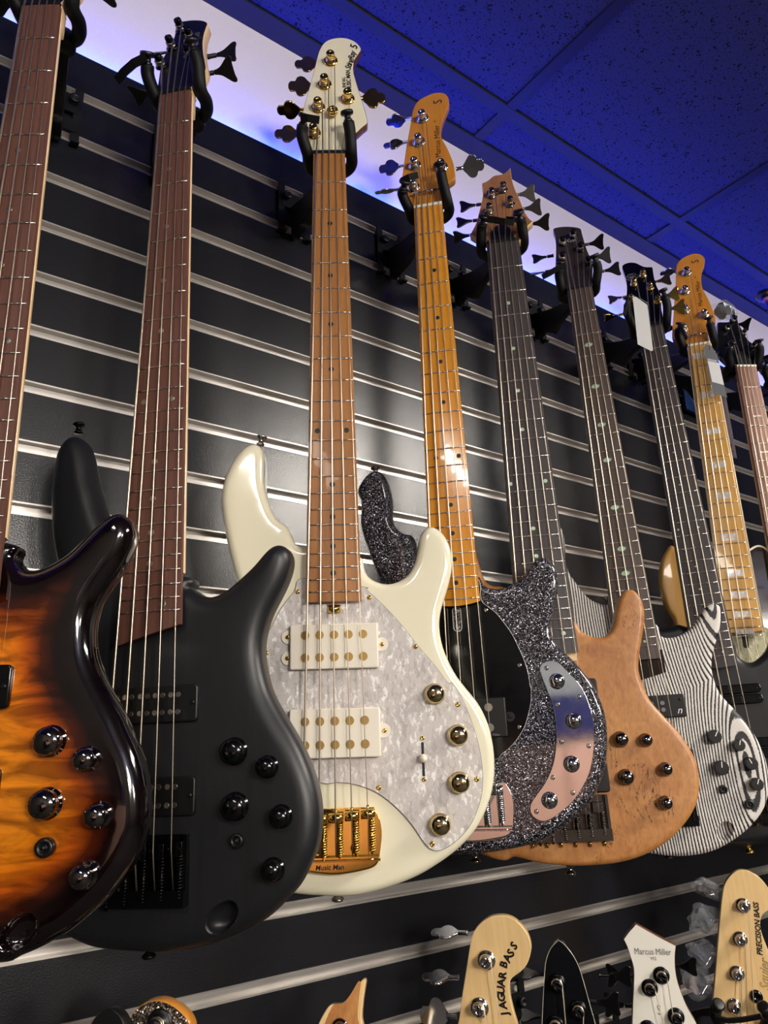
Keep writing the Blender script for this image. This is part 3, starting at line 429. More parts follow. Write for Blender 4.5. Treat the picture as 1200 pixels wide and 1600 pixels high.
ceil = bpy.data.objects.new('ceiling', None); COL.objects.link(ceil); ceil.location = (0, 0, CEIL); struct(ceil)
YB = -7.0
gx = [0.923+.595*k for k in range(-5, 10)]; gx = [x for x in gx if X0 < x < X1]
gy = [-.105-1.19*k for k in range(0, 6)]
def tile_mesh(sx, sy):
    return MB().prism([(-sx/2, -sy/2), (sx/2, -sy/2), (sx/2, sy/2), (-sx/2, sy/2)], 0, 14, 0).mesh('ceiling_tile', ['ceiling_mineral'])
xs_ = [X0]+gx+[X1]; ys_ = [-.0]+gy+[YB]; cache = {}
lamp_cells = []
for i in range(len(xs_)-1):
    for j in range(len(ys_)-1):
        xa, xb, ya, yb = xs_[i], xs_[i+1], ys_[j+1], ys_[j]
        key = (round(xb-xa, 3), round(yb-ya, 3))
        if key not in cache: cache[key] = tile_mesh((xb-xa)*1000-2, (yb-ya)*1000-2)
        hit = [p for p in PANELS if xa < p[0] < xb and ya < p[1] < yb]
        if hit: continue
        inst('ceiling_tile', cache[key], ceil, ((xa+xb)*500, (ya+yb)*500, 5))
def rail(x0, x1, y0, y1, name='ceiling_rail', z=0, h=4):
    MB().box(((x0+x1)*500, (y0+y1)*500, z+h/2), ((x1-x0)*1000, (y1-y0)*1000, h)).build(name, 'ceiling_metal', ceil)
for x in gx: rail(x-.012, x+.012, YB, -.02)
for y in gy: rail(X0, X1, y-.012, y+.012, z=-.6)
rail(X0, X1, -.021, .019, 'wall_angle', z=-2.5)
MB().box(((X0+X1)*500, YB*500, 60), ((X1-X0)*1000, -YB*1000, 20)).build('ceiling_deck', 'ceiling_metal', ceil)
for nm, x, sx, y, sy in (('wall_left', X0-.05, .1, YB/2, -YB), ('wall_right', X1+.05, .1, YB/2, -YB), ('wall_front', (X0+X1)/2, X1-X0, YB-.05, .1)):
    o = MB().box((x*1000, y*1000, CEIL*500), (sx*1000, sy*1000, CEIL*1000)).build(nm, 'shop_wall'); struct(o)
o = MB().box(((X0+X1)*500, YB*500, -10), ((X1-X0)*1000, -YB*1000, 20)).build('floor', 'carpet'); struct(o)
for i, p in enumerate(PANELS):
    lt = root('ceiling_light', ['ceiling light panel near the left end of the bass wall', 'ceiling light panel opposite the middle of the bass wall'][i], 'lamp', Matrix.Translation((p[0], p[1], CEIL)))
    a, b = p[2]*1000, p[3]*1000
    fr = MB()
    for (x, y, sx, sy) in ((-a-9, 0, 18, 2*b+36), (a+9, 0, 18, 2*b+36), (0, -b-9, 2*a, 18), (0, b+9, 2*a, 18)): fr.box((x, y, 6), (sx, sy, 14))
    fr.build('frame', 'white_lacquer', lt); MB().box((0, 0, 8), (2*a, 2*b, 3)).build('diffuser', 'lamp_diffuser_%d' % i, lt)

for i, p in enumerate(FILL_GLOBES):  # hanging globes added out of view to brighten headstocks and upper wall
    pd = root('fill_globe', ['added opal fill-light globe, out of view, nearest the bass wall', 'added opal fill-light globe, out of view, by the shop front, left of the other', 'added opal fill-light globe, out of view, farther right towards the shop front'][i], 'lamp', Matrix.Translation((p[0], p[1], CEIL)))
    g_ = [(FILL_GLOBE_R*1000*math.sin(t_), (p[2]-CEIL)*1000-FILL_GLOBE_R*1000*math.cos(t_)) for t_ in np.linspace(.05, 3.09, 18)]
    MB().lathe(g_, 28).build('globe', 'lamp_diffuser_2', pd); MB().tube([(0, 0, 0), (0, 0, (p[2]-CEIL)*1000+FILL_GLOBE_R*1000)], 4, 8).build('cable', 'black_plastic', pd); MB().lathe([(60, -22), (60, 0)], 20).build('canopy', 'black_plastic', pd)

# blue LED strip lying on the top edge of the panelling
ls = root('led_strip', 'blue LED strip lying along the top edge of the black slatwall', 'light strip', Matrix.Translation((0, .009, PTOP*.001)))
MB().box(((X0+X1)*500, -1, 1.2), ((X1-X0)*1000, 10, 1.6)).build('tape', 'white_lacquer', ls)
MB().box(((X0+X1)*500, -1, 2.6), ((X1-X0)*1000, 6, 1.2)).build('light_line', 'led_blue', ls)

# ------------------------------------------------------------------ instrument parts
SCALE = 864.0
def fret_s(n): return SCALE*(1-2**(-n/12))
def disc_mesh(name, r_, h, mat, n=16, slot=False, dome=0):
    m_ = MB(); prof = [(r_*.96, 0), (r_, h*.4), (r_, h*.7)]
    if dome: prof += [(r_*math.cos(a), h*.7+dome*math.sin(a)) for a in (.4, .8, 1.2)]+[(.05, h*.7+dome)]
    else: prof += [(r_*.9, h), (.05, h)]
    m_.lathe(prof, n)
    return m_.mesh(name, [mat])
MESH = {}
def cached(key, fn):
    if key not in MESH: MESH[key] = fn()
    return MESH[key]
def screw(parent, x, y, z, mat, r_=2.8, name='screw'):
    def mk():
        m_ = MB().lathe([(r_, 0), (r_, .6), (r_*.75, 1.5), (r_*.4, 1.7), (.35, 1.0)], 14)
        return m_.box((0, 0, 1.75), (r_*1.1, r_*.22, .25)).box((0, 0, 1.75), (r_*.22, r_*1.1, .25)).mesh('screw', [mat])
    return inst(name, cached(('sc', mat, r_), mk), parent, (x, y, z))
def loft_board(w0, w1, L, zb=-6.5, skew=0, endr=0):
    m_ = MB(); secs = 14; K = 8; vs = []
    for i in range(secs+1):
        t = i/secs; s_ = L*t; hw = (w0+(w1-w0)*s_/648)/2
        for j in range(K+1):
            x = -hw+2*hw*j/K; z = -x*x/610
            yy = -s_ + (skew*(x/hw)*.5 if i == secs else 0) + (endr*(x/hw)**2 if i == secs else 0)
            vs.append((x, yy, z))
        vs.append((hw, -s_+(skew*.5 if i == secs else 0)+(endr if i == secs else 0), zb)); vs.append((-hw, -s_-(skew*.5 if i == secs else 0)+(endr if i == secs else 0), zb))
    n = K+3; fs = []
    for i in range(secs):
        for j in range(n): k = (j+1) % n; fs.append((i*n+j, i*n+k, (i+1)*n+k, (i+1)*n+j))
    m_.add(vs, fs, 0, False); m_.f.append(list(range(n))); m_.mi.append(0); m_.sm.append(False)
    m_.f.append([secs*n+j for j in range(n)][::-1]); m_.mi.append(0); m_.sm.append(False)
    return m_
def neck_back(w0, w1, L, depth=17, zb=-6.5, headz=-12):
    m_ = MB(); secs = 12; K = 10; vs = []
    for i in range(secs+1):
        t = i/secs; s_ = L*t; hw = (w0+(w1-w0)*s_/648)/2
        dp = depth + 4*t
        for j in range(K+1):
            a = math.pi*j/K; vs.append((hw*math.cos(a), -s_, zb-dp*math.sin(a)**.8))
    n = K+1; fs = []
    for i in range(secs):
        for j in range(n): k = (j+1) % n; fs.append((i*n+j, (i+1)*n+j, (i+1)*n+k, i*n+k))
    m_.add(vs, fs, 0, True); m_.f.append(list(range(n))[::-1]); m_.mi.append(0); m_.sm.append(False); m_.f.append([secs*n+j for j in range(n)]); m_.mi.append(0); m_.sm.append(False)
    return m_
CLOVER = [(-13, 2.6), (-11, 3), (-7, 8), (-3.5, 12.5), (1, 14), (5, 12), (6.5, 8), (8, 7), (12, 7), (14.5, 3.5), (14.8, 0)]
FISH = [(-13, 2.2), (-8, 3), (-3, 5), (2, 9), (7, 13), (11, 13.6), (12.6, 11), (11.6, 6), (11.4, 0)]
def button_mesh(style, mat):
    h = CLOVER if style == 'clover' else FISH; k_ = 1.32 if style == 'clover' else 1.12; h = [(x*k_ if x > -12 else x, y*k_) for x, y in h]; o = h+[(x, -y) for x, y in h[::-1][1:]]
    m_ = MB().prism(spline(o, 3), -1.3, 1.3, .7); m_.lathe([(3.4, 0), (3.4, 2), (2.9, 2), (2.9, 12)], 12, 0, Matrix.Translation((-26, 0, 0)) @ Matrix.Rotation(math.pi/2, 4, 'Y'))
    return m_.mesh('tuner_button', [mat])
def post_mesh(mat, size=1.0):
    s_ = size
    m_ = MB().lathe([(10.4*s_, 0), (10.6*s_, 1.4), (9.2*s_, 2.4), (8.0*s_, 2.6), (7.4*s_, 4), (5.8*s_, 5.5), (5.5*s_, 9), (6.1*s_, 11.5), (6.3*s_, 14), (5.6*s_, 15.2), (1.8*s_, 15.3), (1.7*s_, 12)], 20)
    m_.box((0, 0, 15.2), (11*s_, 1.8, .6), 1)
    return m_.mesh('tuning_peg', [mat, 'ink_black'])
def head_matrix(z, t):
    a = math.radians(t); return Matrix(((1, 0, 0, 0), (0, math.cos(a), math.sin(a), 0), (0, -math.sin(a), math.cos(a), z*.001), (0, 0, 0, 1)))
def knob(parent, x, y, z, mat, r_=9.5, h=15, style='dome', label=None):
    def mk():
        m_ = MB()
        if style == 'dome':
            m_.lathe([(r_+1.2, 0), (r_+1.2, 1.2), (r_*.93, 1.6), (r_*.97, h*.45), (r_*1.0, h*.62)]+[(r_*math.cos(a), h*.62+h*.38*math.sin(a)) for a in (.25, .5, .75, 1.0, 1.25)]+[(.05, h)], 28)
        elif style == 'flat':
            m_.lathe([(r_, 0), (r_, h*.7), (r_*.9, h*.85), (r_*.5, h*.86), (r_*.45, h*.6), (r_*.2, h*.6), (r_*.2, h), (.05, h)], 20)
        elif style == 'knurl':
            n = 36; o = [((r_*(1 if i % 2 else .94))*math.cos(2*math.pi*i/n), (r_*(1 if i % 2 else .94))*math.sin(2*math.pi*i/n)) for i in range(n)]
            m_.prism(o, 0, h, .8); m_.box((0, r_*.45, h+.1), (1.2, r_*.8, .5), 1)
        return m_.mesh('knob', [mat, 'ink_white'])
    o = inst('knob', cached(('kn', mat, r_, h, style), mk), parent, (x, y, z), (0, 0, random.uniform(-.6, .6)))
    if label: o['label'] = label
    return o
def rrect(x0, x1, y0, y1, rad, n=4):
    o = []
    for cx, cy, a0 in ((x1-rad, y1-rad, 0), (x0+rad, y1-rad, 90), (x0+rad, y0+rad, 180), (x1-rad, y0+rad, 270)):
        for k in range(n+1): a = math.radians(a0+90*k/n); o.append((cx+rad*math.cos(a), cy+rad*math.sin(a)))
    return o
def strap_button(parent, x, y, ang, mat):
    m_ = MB().lathe([(5, 0), (5, 1.5), (3.2, 2.5), (3.2, 7), (6.5, 9.5), (7, 11), (5.5, 12.5), (.05, 12.8)], 18)
    o = m_.build('strap_button', mat, parent); o.matrix_local = Matrix.Translation((x*.001, y*.001, -.031)) @ Matrix.Rotation(math.radians(ang), 4, 'Z') @ Matrix.Rotation(math.pi/2, 4, 'Y'); return o
def bridge(parent, n, sp, mat, y0=-864, x=44, ytop=-852, ybot=-908, lip=14, z=-13, style='plate', tail=-912):
    b = MB().prism(rrect(-x, x, ybot, ytop, 3), z, z+2.2, .5)
    if style == 'mm':   # broad plate, rounded rear lip
        b = MB().prism(spline([(-x, ytop), (-x, ytop), (x-4, ytop), (x-4, ytop), (x+2, ytop-12), (x+4, ytop-28), (x+1, ybot), (x+1, ybot), (-x-1, ybot), (-x-1, ybot), (-x-4, ytop-28), (-x-2, ytop-12)], 4), z, z+2.2, .5)
        b.prism(spline([(-x-2, ybot), (-x-2, ybot), (x+2, ybot), (x+2, ybot), (x-4, ybot-8), (x*.6, ybot-12), (0, ybot-15), (-x*.6, ybot-12), (-x+4, ybot-8)], 4), z, z+11, 2.5)
        b.box((0, ybot+1, z+5), (2*x, 2, 10))
    else:
        b.box((0, ybot+lip/2, z+6), (2*x, lip, 12))
        b.box((-x+2, (ytop+ybot)/2, z+4), (3.5, ytop-ybot, 8)); b.box((x-2, (ytop+ybot)/2, z+4), (3.5, ytop-ybot, 8))
    o = b.build('bridge', mat, parent)
    for i in range(n):
        xs = (i-(n-1)/2)*sp; ys = y0-(n-1-i)*1.6
        def mk():
            m_ = MB()
            if style == 'mm': m_.tube([(-sp*.44, 0, 9), (sp*.44, 0, 9)], 5.2, 14); m_.tube([(0, 3, 9), (0, 9, 9)], 1.6, 8)
            else: m_.prism(rrect(-sp*.42, sp*.42, -7, 6, 1), 2, 12, .6)
            for s_ in (-1, 1): m_.lathe([(1.5, 0), (1.5, 2), (1.2, 2.2), (.3, 1.5)], 8, 0, Matrix.Translation((s_*sp*.3, 0, 12.3)))
            return m_.mesh('saddle', [mat])
        inst('saddle', cached(('sad', mat, sp, style), mk), o, (xs, ys, z))
        def mk2():
            m_ = MB(); L = abs(ybot-y0)-4; N = int(L/1.9)
            m_.tube([(0, -6, 9), (0, -L, 9)], 1.5, 8); N = max(4, int(L/3.0))
            pts = [(3.2*math.cos(k*.7854), -6-k*(L-8)/(N*8), 9+3.2*math.sin(k*.7854)) for k in range(N*8)]
            m_.tube(pts, .85, 5); return m_.mesh('saddle_spring', [mat])
        inst('saddle_spring', cached(('spr', mat, y0, ybot), mk2), o, (xs+(sp*.22 if style == 'mm' else sp*.28), ys, z))
    return o

BASSES = {}
def make_guitar(k, name, label, cat, cfg, dy=0):
    M = pose_matrix(k, dy); rt = root(name, label, cat, M, cfg.get('group'))
    n = cfg['n']; w0, w1 = cfg.get('w') or POSE[k]['w']; nf = cfg.get('frets', 24); BL = cfg.get('bl', fret_s(nf)+9)
    H = D['heads'][k]; hz, ht = H['z'], H['t']; Hm = head_matrix(hz, ht)
    # body
    if cfg.get('body'):
        bb = cfg['body']; o = body_mb(D[bb['o']], bb.get('z', -13), bb.get('thick', 40), bb.get('rx', 10), bb.get('rz', 9), bb.get('arch', 0), bb.get('dish'), 1)
        body = o.build('body', [bb['m'], bb.get('ms', bb['m'])], rt)
        if bb.get('sb', True):
            strap_button(rt, bb.get('sbx', 0), bb.get('sby', -946), -90, cfg['hw']); 
            if bb.get('horn'): strap_button(rt, bb['horn'][0], bb['horn'][1], bb['horn'][2], cfg['hw'])
    # neck + heel
    nk = neck_back(w0, w1, cfg.get('necklen', 610)); nk.build('neck', cfg['neck'], rt)
    fb = loft_board(w0, w1, BL, skew=cfg.get('skew', 0), endr=cfg.get('endr', 0)).build('fingerboard', cfg['board'], rt)
    if cfg.get('bound'):
        m_ = MB()
        for s_ in (-1, 1):
            m_.tube([(s_*(w0/2+.4), 0, -2.6), (s_*((w0+(w1-w0)*BL/648)/2+.4), -BL, -2.6)], 1.5, 6)
        m_.build('fingerboard_binding', 'binding', rt)
    if not cfg.get('nofrets'):
        for q in range(1, nf+1):
            s_ = fret_s(q); hw = (w0+(w1-w0)*s_/648)/2-.6
            m_ = MB(); m_.tube([(x, -s_, -x*x/610+.25) for x in np.linspace(-hw, hw, 6)], 1.05, 6); m_.build('fret', cfg.get('fretmat', 'fret_steel'), fb)
        for q in (3, 5, 7, 9, 12, 15, 17, 19, 21, 24, 1):
            st = cfg.get('inlay', ('dot', 'pole_steel', 3.2, 0, 16))
            if q > nf or (q == 1 and st[0] != 'block'): continue
            y = -(fret_s(q)+fret_s(q-1))/2; gap = fret_s(q)-fret_s(q-1)
            if st[0] == 'dot':
                xs = [st[3]] if q not in (12, 24) else ([st[3]-st[4], st[3]+st[4]])
                for x in xs: inst('inlay', cached(('dot', st[1], st[2]), lambda: disc_mesh('inlay', st[2], .25, st[1])), fb, (x, y, -x*x/610-.08))
            elif st[0] == 'eye':
                e = [(7*math.cos(a), 4.2*math.sin(a)*abs(math.sin(a))**.3) for a in np.linspace(0, 2*math.pi, 20, endpoint=False)]
                inst('inlay', cached('eye', lambda: MB().prism(e, 0, .25).mesh('inlay', ['abalone'])), fb, (0, y, -.08), (0, 0, .12))
                if q in (12, 24): inst('inlay', cached('dotab', lambda: disc_mesh('inlay', 2.2, .25, 'abalone')), fb, (12, y, -.3))
            elif st[0] == 'block':
                hh = min(7, gap*.3); MB().prism(rrect(-14.5, 14.5, y-hh, y+hh, .5, 1), -.35, -.02).build('inlay', st[1], fb)
            elif st[0] == 'bar':
                MB().prism(spline([(-9, y-1.2), (-3, y-1.8), (2, y-.6), (9, y-1.2), (9, y+1.2), (2, y+1.8), (-3, y+.8), (-9, y+1.2)], 3), -.2, .05).build('inlay', st[1], fb)
    # nut
    MB().prism(rrect(-w0/2, w0/2, 0, 5, .5, 1), -7, 1.2, .4).build('nut', cfg.get('nut', 'bone'), rt)
    # headstock
    hm = MB().prism(smooth_closed(resample(spline([tuple(p) for p in H['o']], 5), 2.2), 1) if not cfg.get('sharp') else spline([tuple(p) for p in H['o']], 4), -14, 0, .7, 0, 1)
    head = hm.build('headstock', cfg['head'], rt, Hm)
    if hz > -9: MB().prism([(-w0/2, -30), (w0/2, -30), (w0/2, 4), (-w0/2, 4)], -20, -5.5, 2).build('neck_head_joint', cfg['head'][1], rt)
    else: MB().prism([(-w0/2, -14), (w0/2, -14), (w0/2, 3), (-w0/2, 3)], -20, -7, 2).build('neck_head_joint', cfg['head'][1], rt)
    # tuners: posts in string order
    posts = [tuple(p) for p in H['posts']]; order = cfg['order']; tm = cfg['tuner']; ps = cfg.get('ps', 1.0)
    pegs = []; pm_ = []
    for i in range(len(posts)):
        pm = cached(('post', tm, ps), lambda: post_mesh(tm, ps)); Mp_ = Hm @ Matrix.Translation((posts[i][0]*.001, posts[i][1]*.001, 0)) @ Matrix.Rotation(random.uniform(0, 3), 4, 'Z'); o = inst('tuning_peg', pm, rt, (0, 0, 0), M=Mp_); pegs.append(o); pm_.append(Mp_)
    for (s_, x, y, a) in H['btn']:
        bm_ = cached(('btn', cfg['bstyle'], cfg.get('bm', tm)), lambda: button_mesh(cfg['bstyle'], cfg.get('bm', tm)))
        # nearest post on that side owns the button
        side = sorted(range(len(posts)), key=lambda i: abs(posts[i][1]-y)+(0 if (posts[i][0]-0)*s_ > -12 else 60))[0]
        L_ = Hm @ Matrix.Translation((x*.001, y*.001, -.016)) @ (Matrix.Rotation(math.pi, 4, 'Z') if s_ < 0 else Matrix.Identity(4)) @ Matrix.Rotation(math.radians(a), 4, 'X')
        o = bpy.data.objects.new('tuner_button', bm_); COL.objects.link(o); o.parent = pegs[side]; o.matrix_local = pm_[side].inverted() @ L_
    # strings
    gauges = cfg.get('gauges', [1.6, 1.3, 1.05, .82, .6]); sp = cfg.get('sp', 17.3); ytail = cfg.get('ytail', -906)
    for i in range(n):
        xn = (i-(n-1)/2)*(w0-9)/(n-1); xb = (i-(n-1)/2)*sp; g_ = gauges[i]
        path = [(xb, ytail, -4), (xb, -864-(n-1-i)*1.6, 4.6), (xn, 0, 2.2)]
        if order[i] is not None and order[i] < len(posts):
            px_, py_ = posts[order[i]]; q = Hm @ Vector(((px_+5.6*ps+g_*.6)*.001, py_*.001, .010)); q = q*1000
            if cfg.get('bar') and True:
                bx = xn + (q.x-xn)*.28; path += [(xn, 5, 1.5), (xn*.98, cfg['bar'], -6.0)]
            else: path += [(xn, 4, 1.4)]
            path.append(tuple(q))
            wr = [tuple(Hm @ Vector(((px_+(5.6*ps+g_*.6)*math.cos(t_*.7))*.001, (py_+(5.6*ps+g_*.6)*math.sin(t_*.7))*.001, (.010-.00035*t_)))*1000) for t_ in range(20)]
            path += wr
        MB().tube(path, g_*.8, 7).build('string', cfg.get('smat', 'string_steel'), rt)
    BASSES[k] = rt
    return rt, Hm, fb
def knobs(rt, lst, mat, z=-13, **kw):
    for item in lst: knob(rt, item[0], item[1], z, mat, **kw)
def soapbar(rt, x, y0, y1, z, mat, rad=4, h=8, name='pickup'):
    return MB().prism(rrect(-x, x, y0, y1, rad), z, z+h, 1.3).build(name, mat, rt)
def poles(pk, xs, ys, z, r_, mat):
    for y in ys:
        for x in xs: inst('pole_piece', cached(('pole', mat, r_), lambda: MB().prism([(r_*math.cos(a_), r_*math.sin(a_)) for a_ in np.linspace(0, 2*math.pi, 20, endpoint=False)], 0, .5, .12).mesh('pole_piece', [mat])), pk, (x, y, z))
SRK = [(86.4, -783.2, 12), (118.5, -798, 9.5), (88, -831, 12), (131.5, -840.5, 9.5), (124, -884, 9.5)]
DISH = (76, -922, 17, 11, math.radians(39))
SRBR = dict(y0=-864, x=45, ytop=-853, ybot=-912)
G5 = [1.6, 1.3, 1.05, .82, .6]
HORN2 = (-113, -432, 92)
# ---- 1 sunburst
cf = dict(n=5, body=dict(o='body1', m='sunburst', ms='sunburst', rx=17, rz=15, arch=1.5, dish=DISH, horn=HORN2), neck='maple', board='rosewood', head=['gloss_black', 'maple'], tuner='black_satin_metal', bm='black_plastic', bstyle='fish', hw='black_satin_metal',
          order=[2, 1, 0, 3, 4], skew=17, nut='black_plastic', ps=.8, bl=671, inlay=('dot', 'pole_steel', 3.2, -2, 16), gauges=G5)
D['heads']['1'] = D['heads']['2']
rt, Hm, fb = make_guitar('1', 'bass_guitar', 'glossy sunburst five-string bass with dark rim, at the left edge of the wall', 'bass guitar', cf)
for x, y, r_ in SRK: knob(rt, x+(2 if r_ > 10 else 1), y+1, -12, 'black_chrome', r_*.95, 15)
knob(rt, 93, -862, -13, 'black_plastic', 7.5, 9, 'flat', label='small black selector switch')
for y in (-738, -820):
    pk = soapbar(rt, 51, y-18, y+18, -15, 'gloss_black'); poles(pk, [-33, -24, -16.5, -8, 0, 8, 16.5, 25, 33], (y-8, y+8), -7.2, 2.4, 'pole_steel'); screw(pk, 46, y, -7.2, 'black_steel', 2.4); screw(pk, -46, y, -7.2, 'black_steel', 2.4)
bridge(rt, 5, 17.3, 'black_satin_metal', **SRBR)
# ---- 2 satin black
cf = dict(cf, head=['black_plastic', 'maple'], body=dict(o='body2', m='satin_black_ash', rx=17, rz=15, arch=1.5, dish=DISH, horn=HORN2))
rt, Hm, fb = make_guitar('2', 'bass_guitar', 'satin black five-string bass with maple neck edge, second from the left', 'bass guitar', cf)
for x, y, r_ in SRK: knob(rt, x, y, -12, 'gloss_black', r_*.95, 15)
knob(rt, 90.5, -859.5, -13, 'black_plastic', 6.5, 8, 'flat', label='small black selector switch')
for y in (-737, -820):
    pk = soapbar(rt, 50, y-17.5, y+17, -15, 'black_plastic'); poles(pk, [-33, -25, -17.5, -8.5, -1, 7, 14.5, 23, 30.5], (y-8, y+8), -7.2, 2.5, 'pole_steel'); screw(pk, 45, y, -7.2, 'black_steel', 2.4); screw(pk, -45, y, -7.2, 'black_steel', 2.4)
bridge(rt, 5, 17.3, 'black_satin_metal', **SRBR)
text('SR', rt, 17, 0, 118, .4, 10, 'ink_dark_grey', .3, Mpar=Hm, name='logo'); text('SOUNDGEAR', rt, 4, -3, 113, .4, 8, 'ink_dark_grey', Mpar=Hm, name='lettering')
# ---- 3 cream
cf = dict(n=5, body=dict(o='body3', m='cream_lacquer', rx=10, rz=9, horn=(-93, -424, 80), sby=-941), neck='roasted_maple', board='roasted_maple', head=['cream_lacquer', 'bubinga'], tuner='gold', bstyle='clover', hw='nickel',
          order=[3, 2, 1, 0, 4], frets=22, bl=633, nut='ink_black', inlay=('dot', 'ink_black', 3.4, 0, 18), gauges=G5, sp=17.3, ytail=-905)
rt, Hm, fb = make_guitar('3', 'bass_guitar', 'cream five-string bass with white pearl pickguard and gold hardware', 'bass guitar', cf)
pg = MB().prism(spline([tuple(p) for p in D['F']['guard3']], 4), -13, -10.6, .5, 0, 1).build('pickguard', ['white_pearl', 'ink_dark_grey'], rt)
for p in D['F']['screws3']: screw(pg, p[0], p[1], -10.6, 'gold', 2.9)
for y, hh in ((-684, 25.5), (-779.5, 26.5)):
    xx = 50.5
    for ex, ey in ((-53, y+12), (-53, y-12), (54, y+1)):
        e = MB().prism([(ex+8*math.cos(a), ey+8*math.sin(a)) for a in np.linspace(0, 2*math.pi, 20, endpoint=False)], -10.6, -8.8, .4).build('pickup_ear', 'cream_plastic', rt); screw(e, ex+(-1 if ex < 0 else 1), ey, -8.8, 'gold', 2.6)
    pk = soapbar(rt, xx, y-hh, y+hh, -12, 'cream_plastic', 2.5, 9); poles(pk, [(i-2)*16.6 for i in range(5)], (y-12.5, y+12.8), -3.2, 5.0, 'pole_gold')
for p in D['F']['knob3']: knob(rt, p[0], p[1], -10.6, 'pale_gold', 10.5, 14)
sw = MB().prism(rrect(95.6, 98.4, -828, -792, .5, 1), -10.6, -10.2).build('slide_switch', 'ink_black', rt); MB().lathe([(2.2, 0), (2, 3), (4.6, 5), (4.4, 8), (.1, 9.5)], 18, 0, Matrix.Translation((97, -809, -10.5))).build('switch_tip', 'cream_plastic', sw)
for y in (-787.8, -831.5): screw(pg, 97, y, -10.6, 'gold', 2.6)
br = bridge(rt, 5, 17.3, 'gold', x=45, ytop=-858, ybot=-908, style='mm')
text('Music Man', br, 7, -22, -917.5, -1.8, 0, 'ink_black', .15, bold=.15)
for x in (-20, 20): screw(br, x, -898, -10.8, 'gold', 5)
MB().lathe([(8, 0), (8, 9), (6, 9), (6, 0)], 16, 0, Matrix.Translation((0, -636, -12)) @ Matrix.Rotation(math.pi/2, 4, 'X')).build('truss_wheel', 'gold', rt)
MB().lathe([(4, 0), (4, 4), (8, 5), (8.4, 8), (7, 10), (3, 10), (2.6, 7), (.1, 7)], 20, 0, Hm @ Matrix.Translation((5.1*.001, 78.8*.001, 0)) if False else Matrix.Translation((5.1, 78.8, -12))).build('string_tree', 'gold', rt)
text('StingRay', rt, 13, 32, 160, .3, 76, 'ink_black', .35, .9, Mpar=Hm, name='logo', bold=.25, fit=37); text('5', rt, 16, 42, 199, .3, 76, 'ink_black', .2, Mpar=Hm, name='logo', bold=.3)
text('MUSIC MAN', rt, 9, 33, 123, .3, 93, 'ink_black', .1, Mpar=Hm, name='lettering', bold=.3, fit=37); text('ERNIE BALL', rt, 7, 25, 127, .3, 93, 'ink_black', .2, Mpar=Hm, name='lettering', bold=.1, fit=20)
# ---- 4 black sparkle, amber neck
cf = dict(n=5, body=dict(o='body4', m='black_sparkle', rx=8, rz=8, thick=31, horn=(-107, -424, 95), sby=-938), neck='amber_maple', board='amber_maple', head=['amber_head', 'amber_head'], tuner='chrome', bstyle='clover', hw='black_chrome',
          order=[3, 2, 1, 0, 4], frets=22, bl=631, endr=5, nut='bone', inlay=('dot', 'ink_black', 3.2, 3, 16), gauges=G5, bar=34, sp=17.3, fretmat='fret_steel')
rt, Hm, fb = make_guitar('4', 'bass_guitar', 'black sparkle five-string bass with amber maple neck and mirror control plate', 'bass guitar', cf)
pg = MB().prism(spline([tuple(p) for p in D['F']['guard4']], 4), -13, -10.4, .4, 0, 1).build('pickguard', ['gloss_black', 'white_ply'], rt)
for p in D['F']['screws4']+[[-60, -640], [-84, -700], [-60, -790]]: screw(pg, p[0], p[1], -10.4, 'nickel', 2.9)
sl = rrect(-6, 6, -664, -630, 5.9, 6); MB().prism(sl, -10.4, -10.1).build('truss_slot_rim', 'white_ply', pg); MB().prism(rrect(-5, 5, -663, -630, 4.9, 6), -10.2, -9.95).build('truss_slot', 'black_sparkle', pg)
pk = soapbar(rt, 54.5, -800.5, -751.5, -12, 'black_plastic', 2, 9); poles(pk, [(i-2)*16.4 for i in range(5)], (-763.3, -788.3), -3.2, 5.2, 'pole_steel'); text('Marcus Miller', pk, 4.2, 22, -798.5, -2.9, 0, 'ink_grey', name='lettering')
for ex in (-58.5, 58.5):
    e = MB().prism([(ex+6.5*math.cos(a), -776+6.5*math.sin(a)) for a in np.linspace(0, 2*math.pi, 20, endpoint=False)], -10.4, -8.6, .4).build('pickup_ear', 'black_plastic', rt); screw(e, ex, -776, -8.6, 'black_steel', 2.6)
pl = MB().prism(spline([tuple(p) for p in D['F']['plate4']], 3), -13, -11, .5).build('control_plate', 'chrome', rt)
for p in D['F']['pscrews4']: screw(pl, p[0], p[1], -11, 'nickel', 2.9)
for p in D['F']['knob4']: knob(rt, p[0], p[1], -11, 'chrome', 8.8, 15)
bridge(rt, 5, 17.3, 'chrome', x=50, ytop=-855, ybot=-908, style='mm')
MB().tube([(-24.5, 34, -7), (21.5, 34.5, -7)], 1.6, 8).box((-14, 34, -9.5), (4, 3, 4)).box((12, 34, -9.5), (4, 3, 4)).build('string_retainer', 'chrome', rt)
text('Marcus Miller', rt, 13, 25.5, 98, .3, 89, 'ink_black', 0, Mpar=Hm, name='logo', fit=63); text('S', rt, 21, 34, 204, .3, 88, 'ink_black', 0, Mpar=Hm, name='logo', xs=.9); text('P5', rt, 5, 22, 168, .3, 88, 'ink_black', Mpar=Hm, name='lettering')
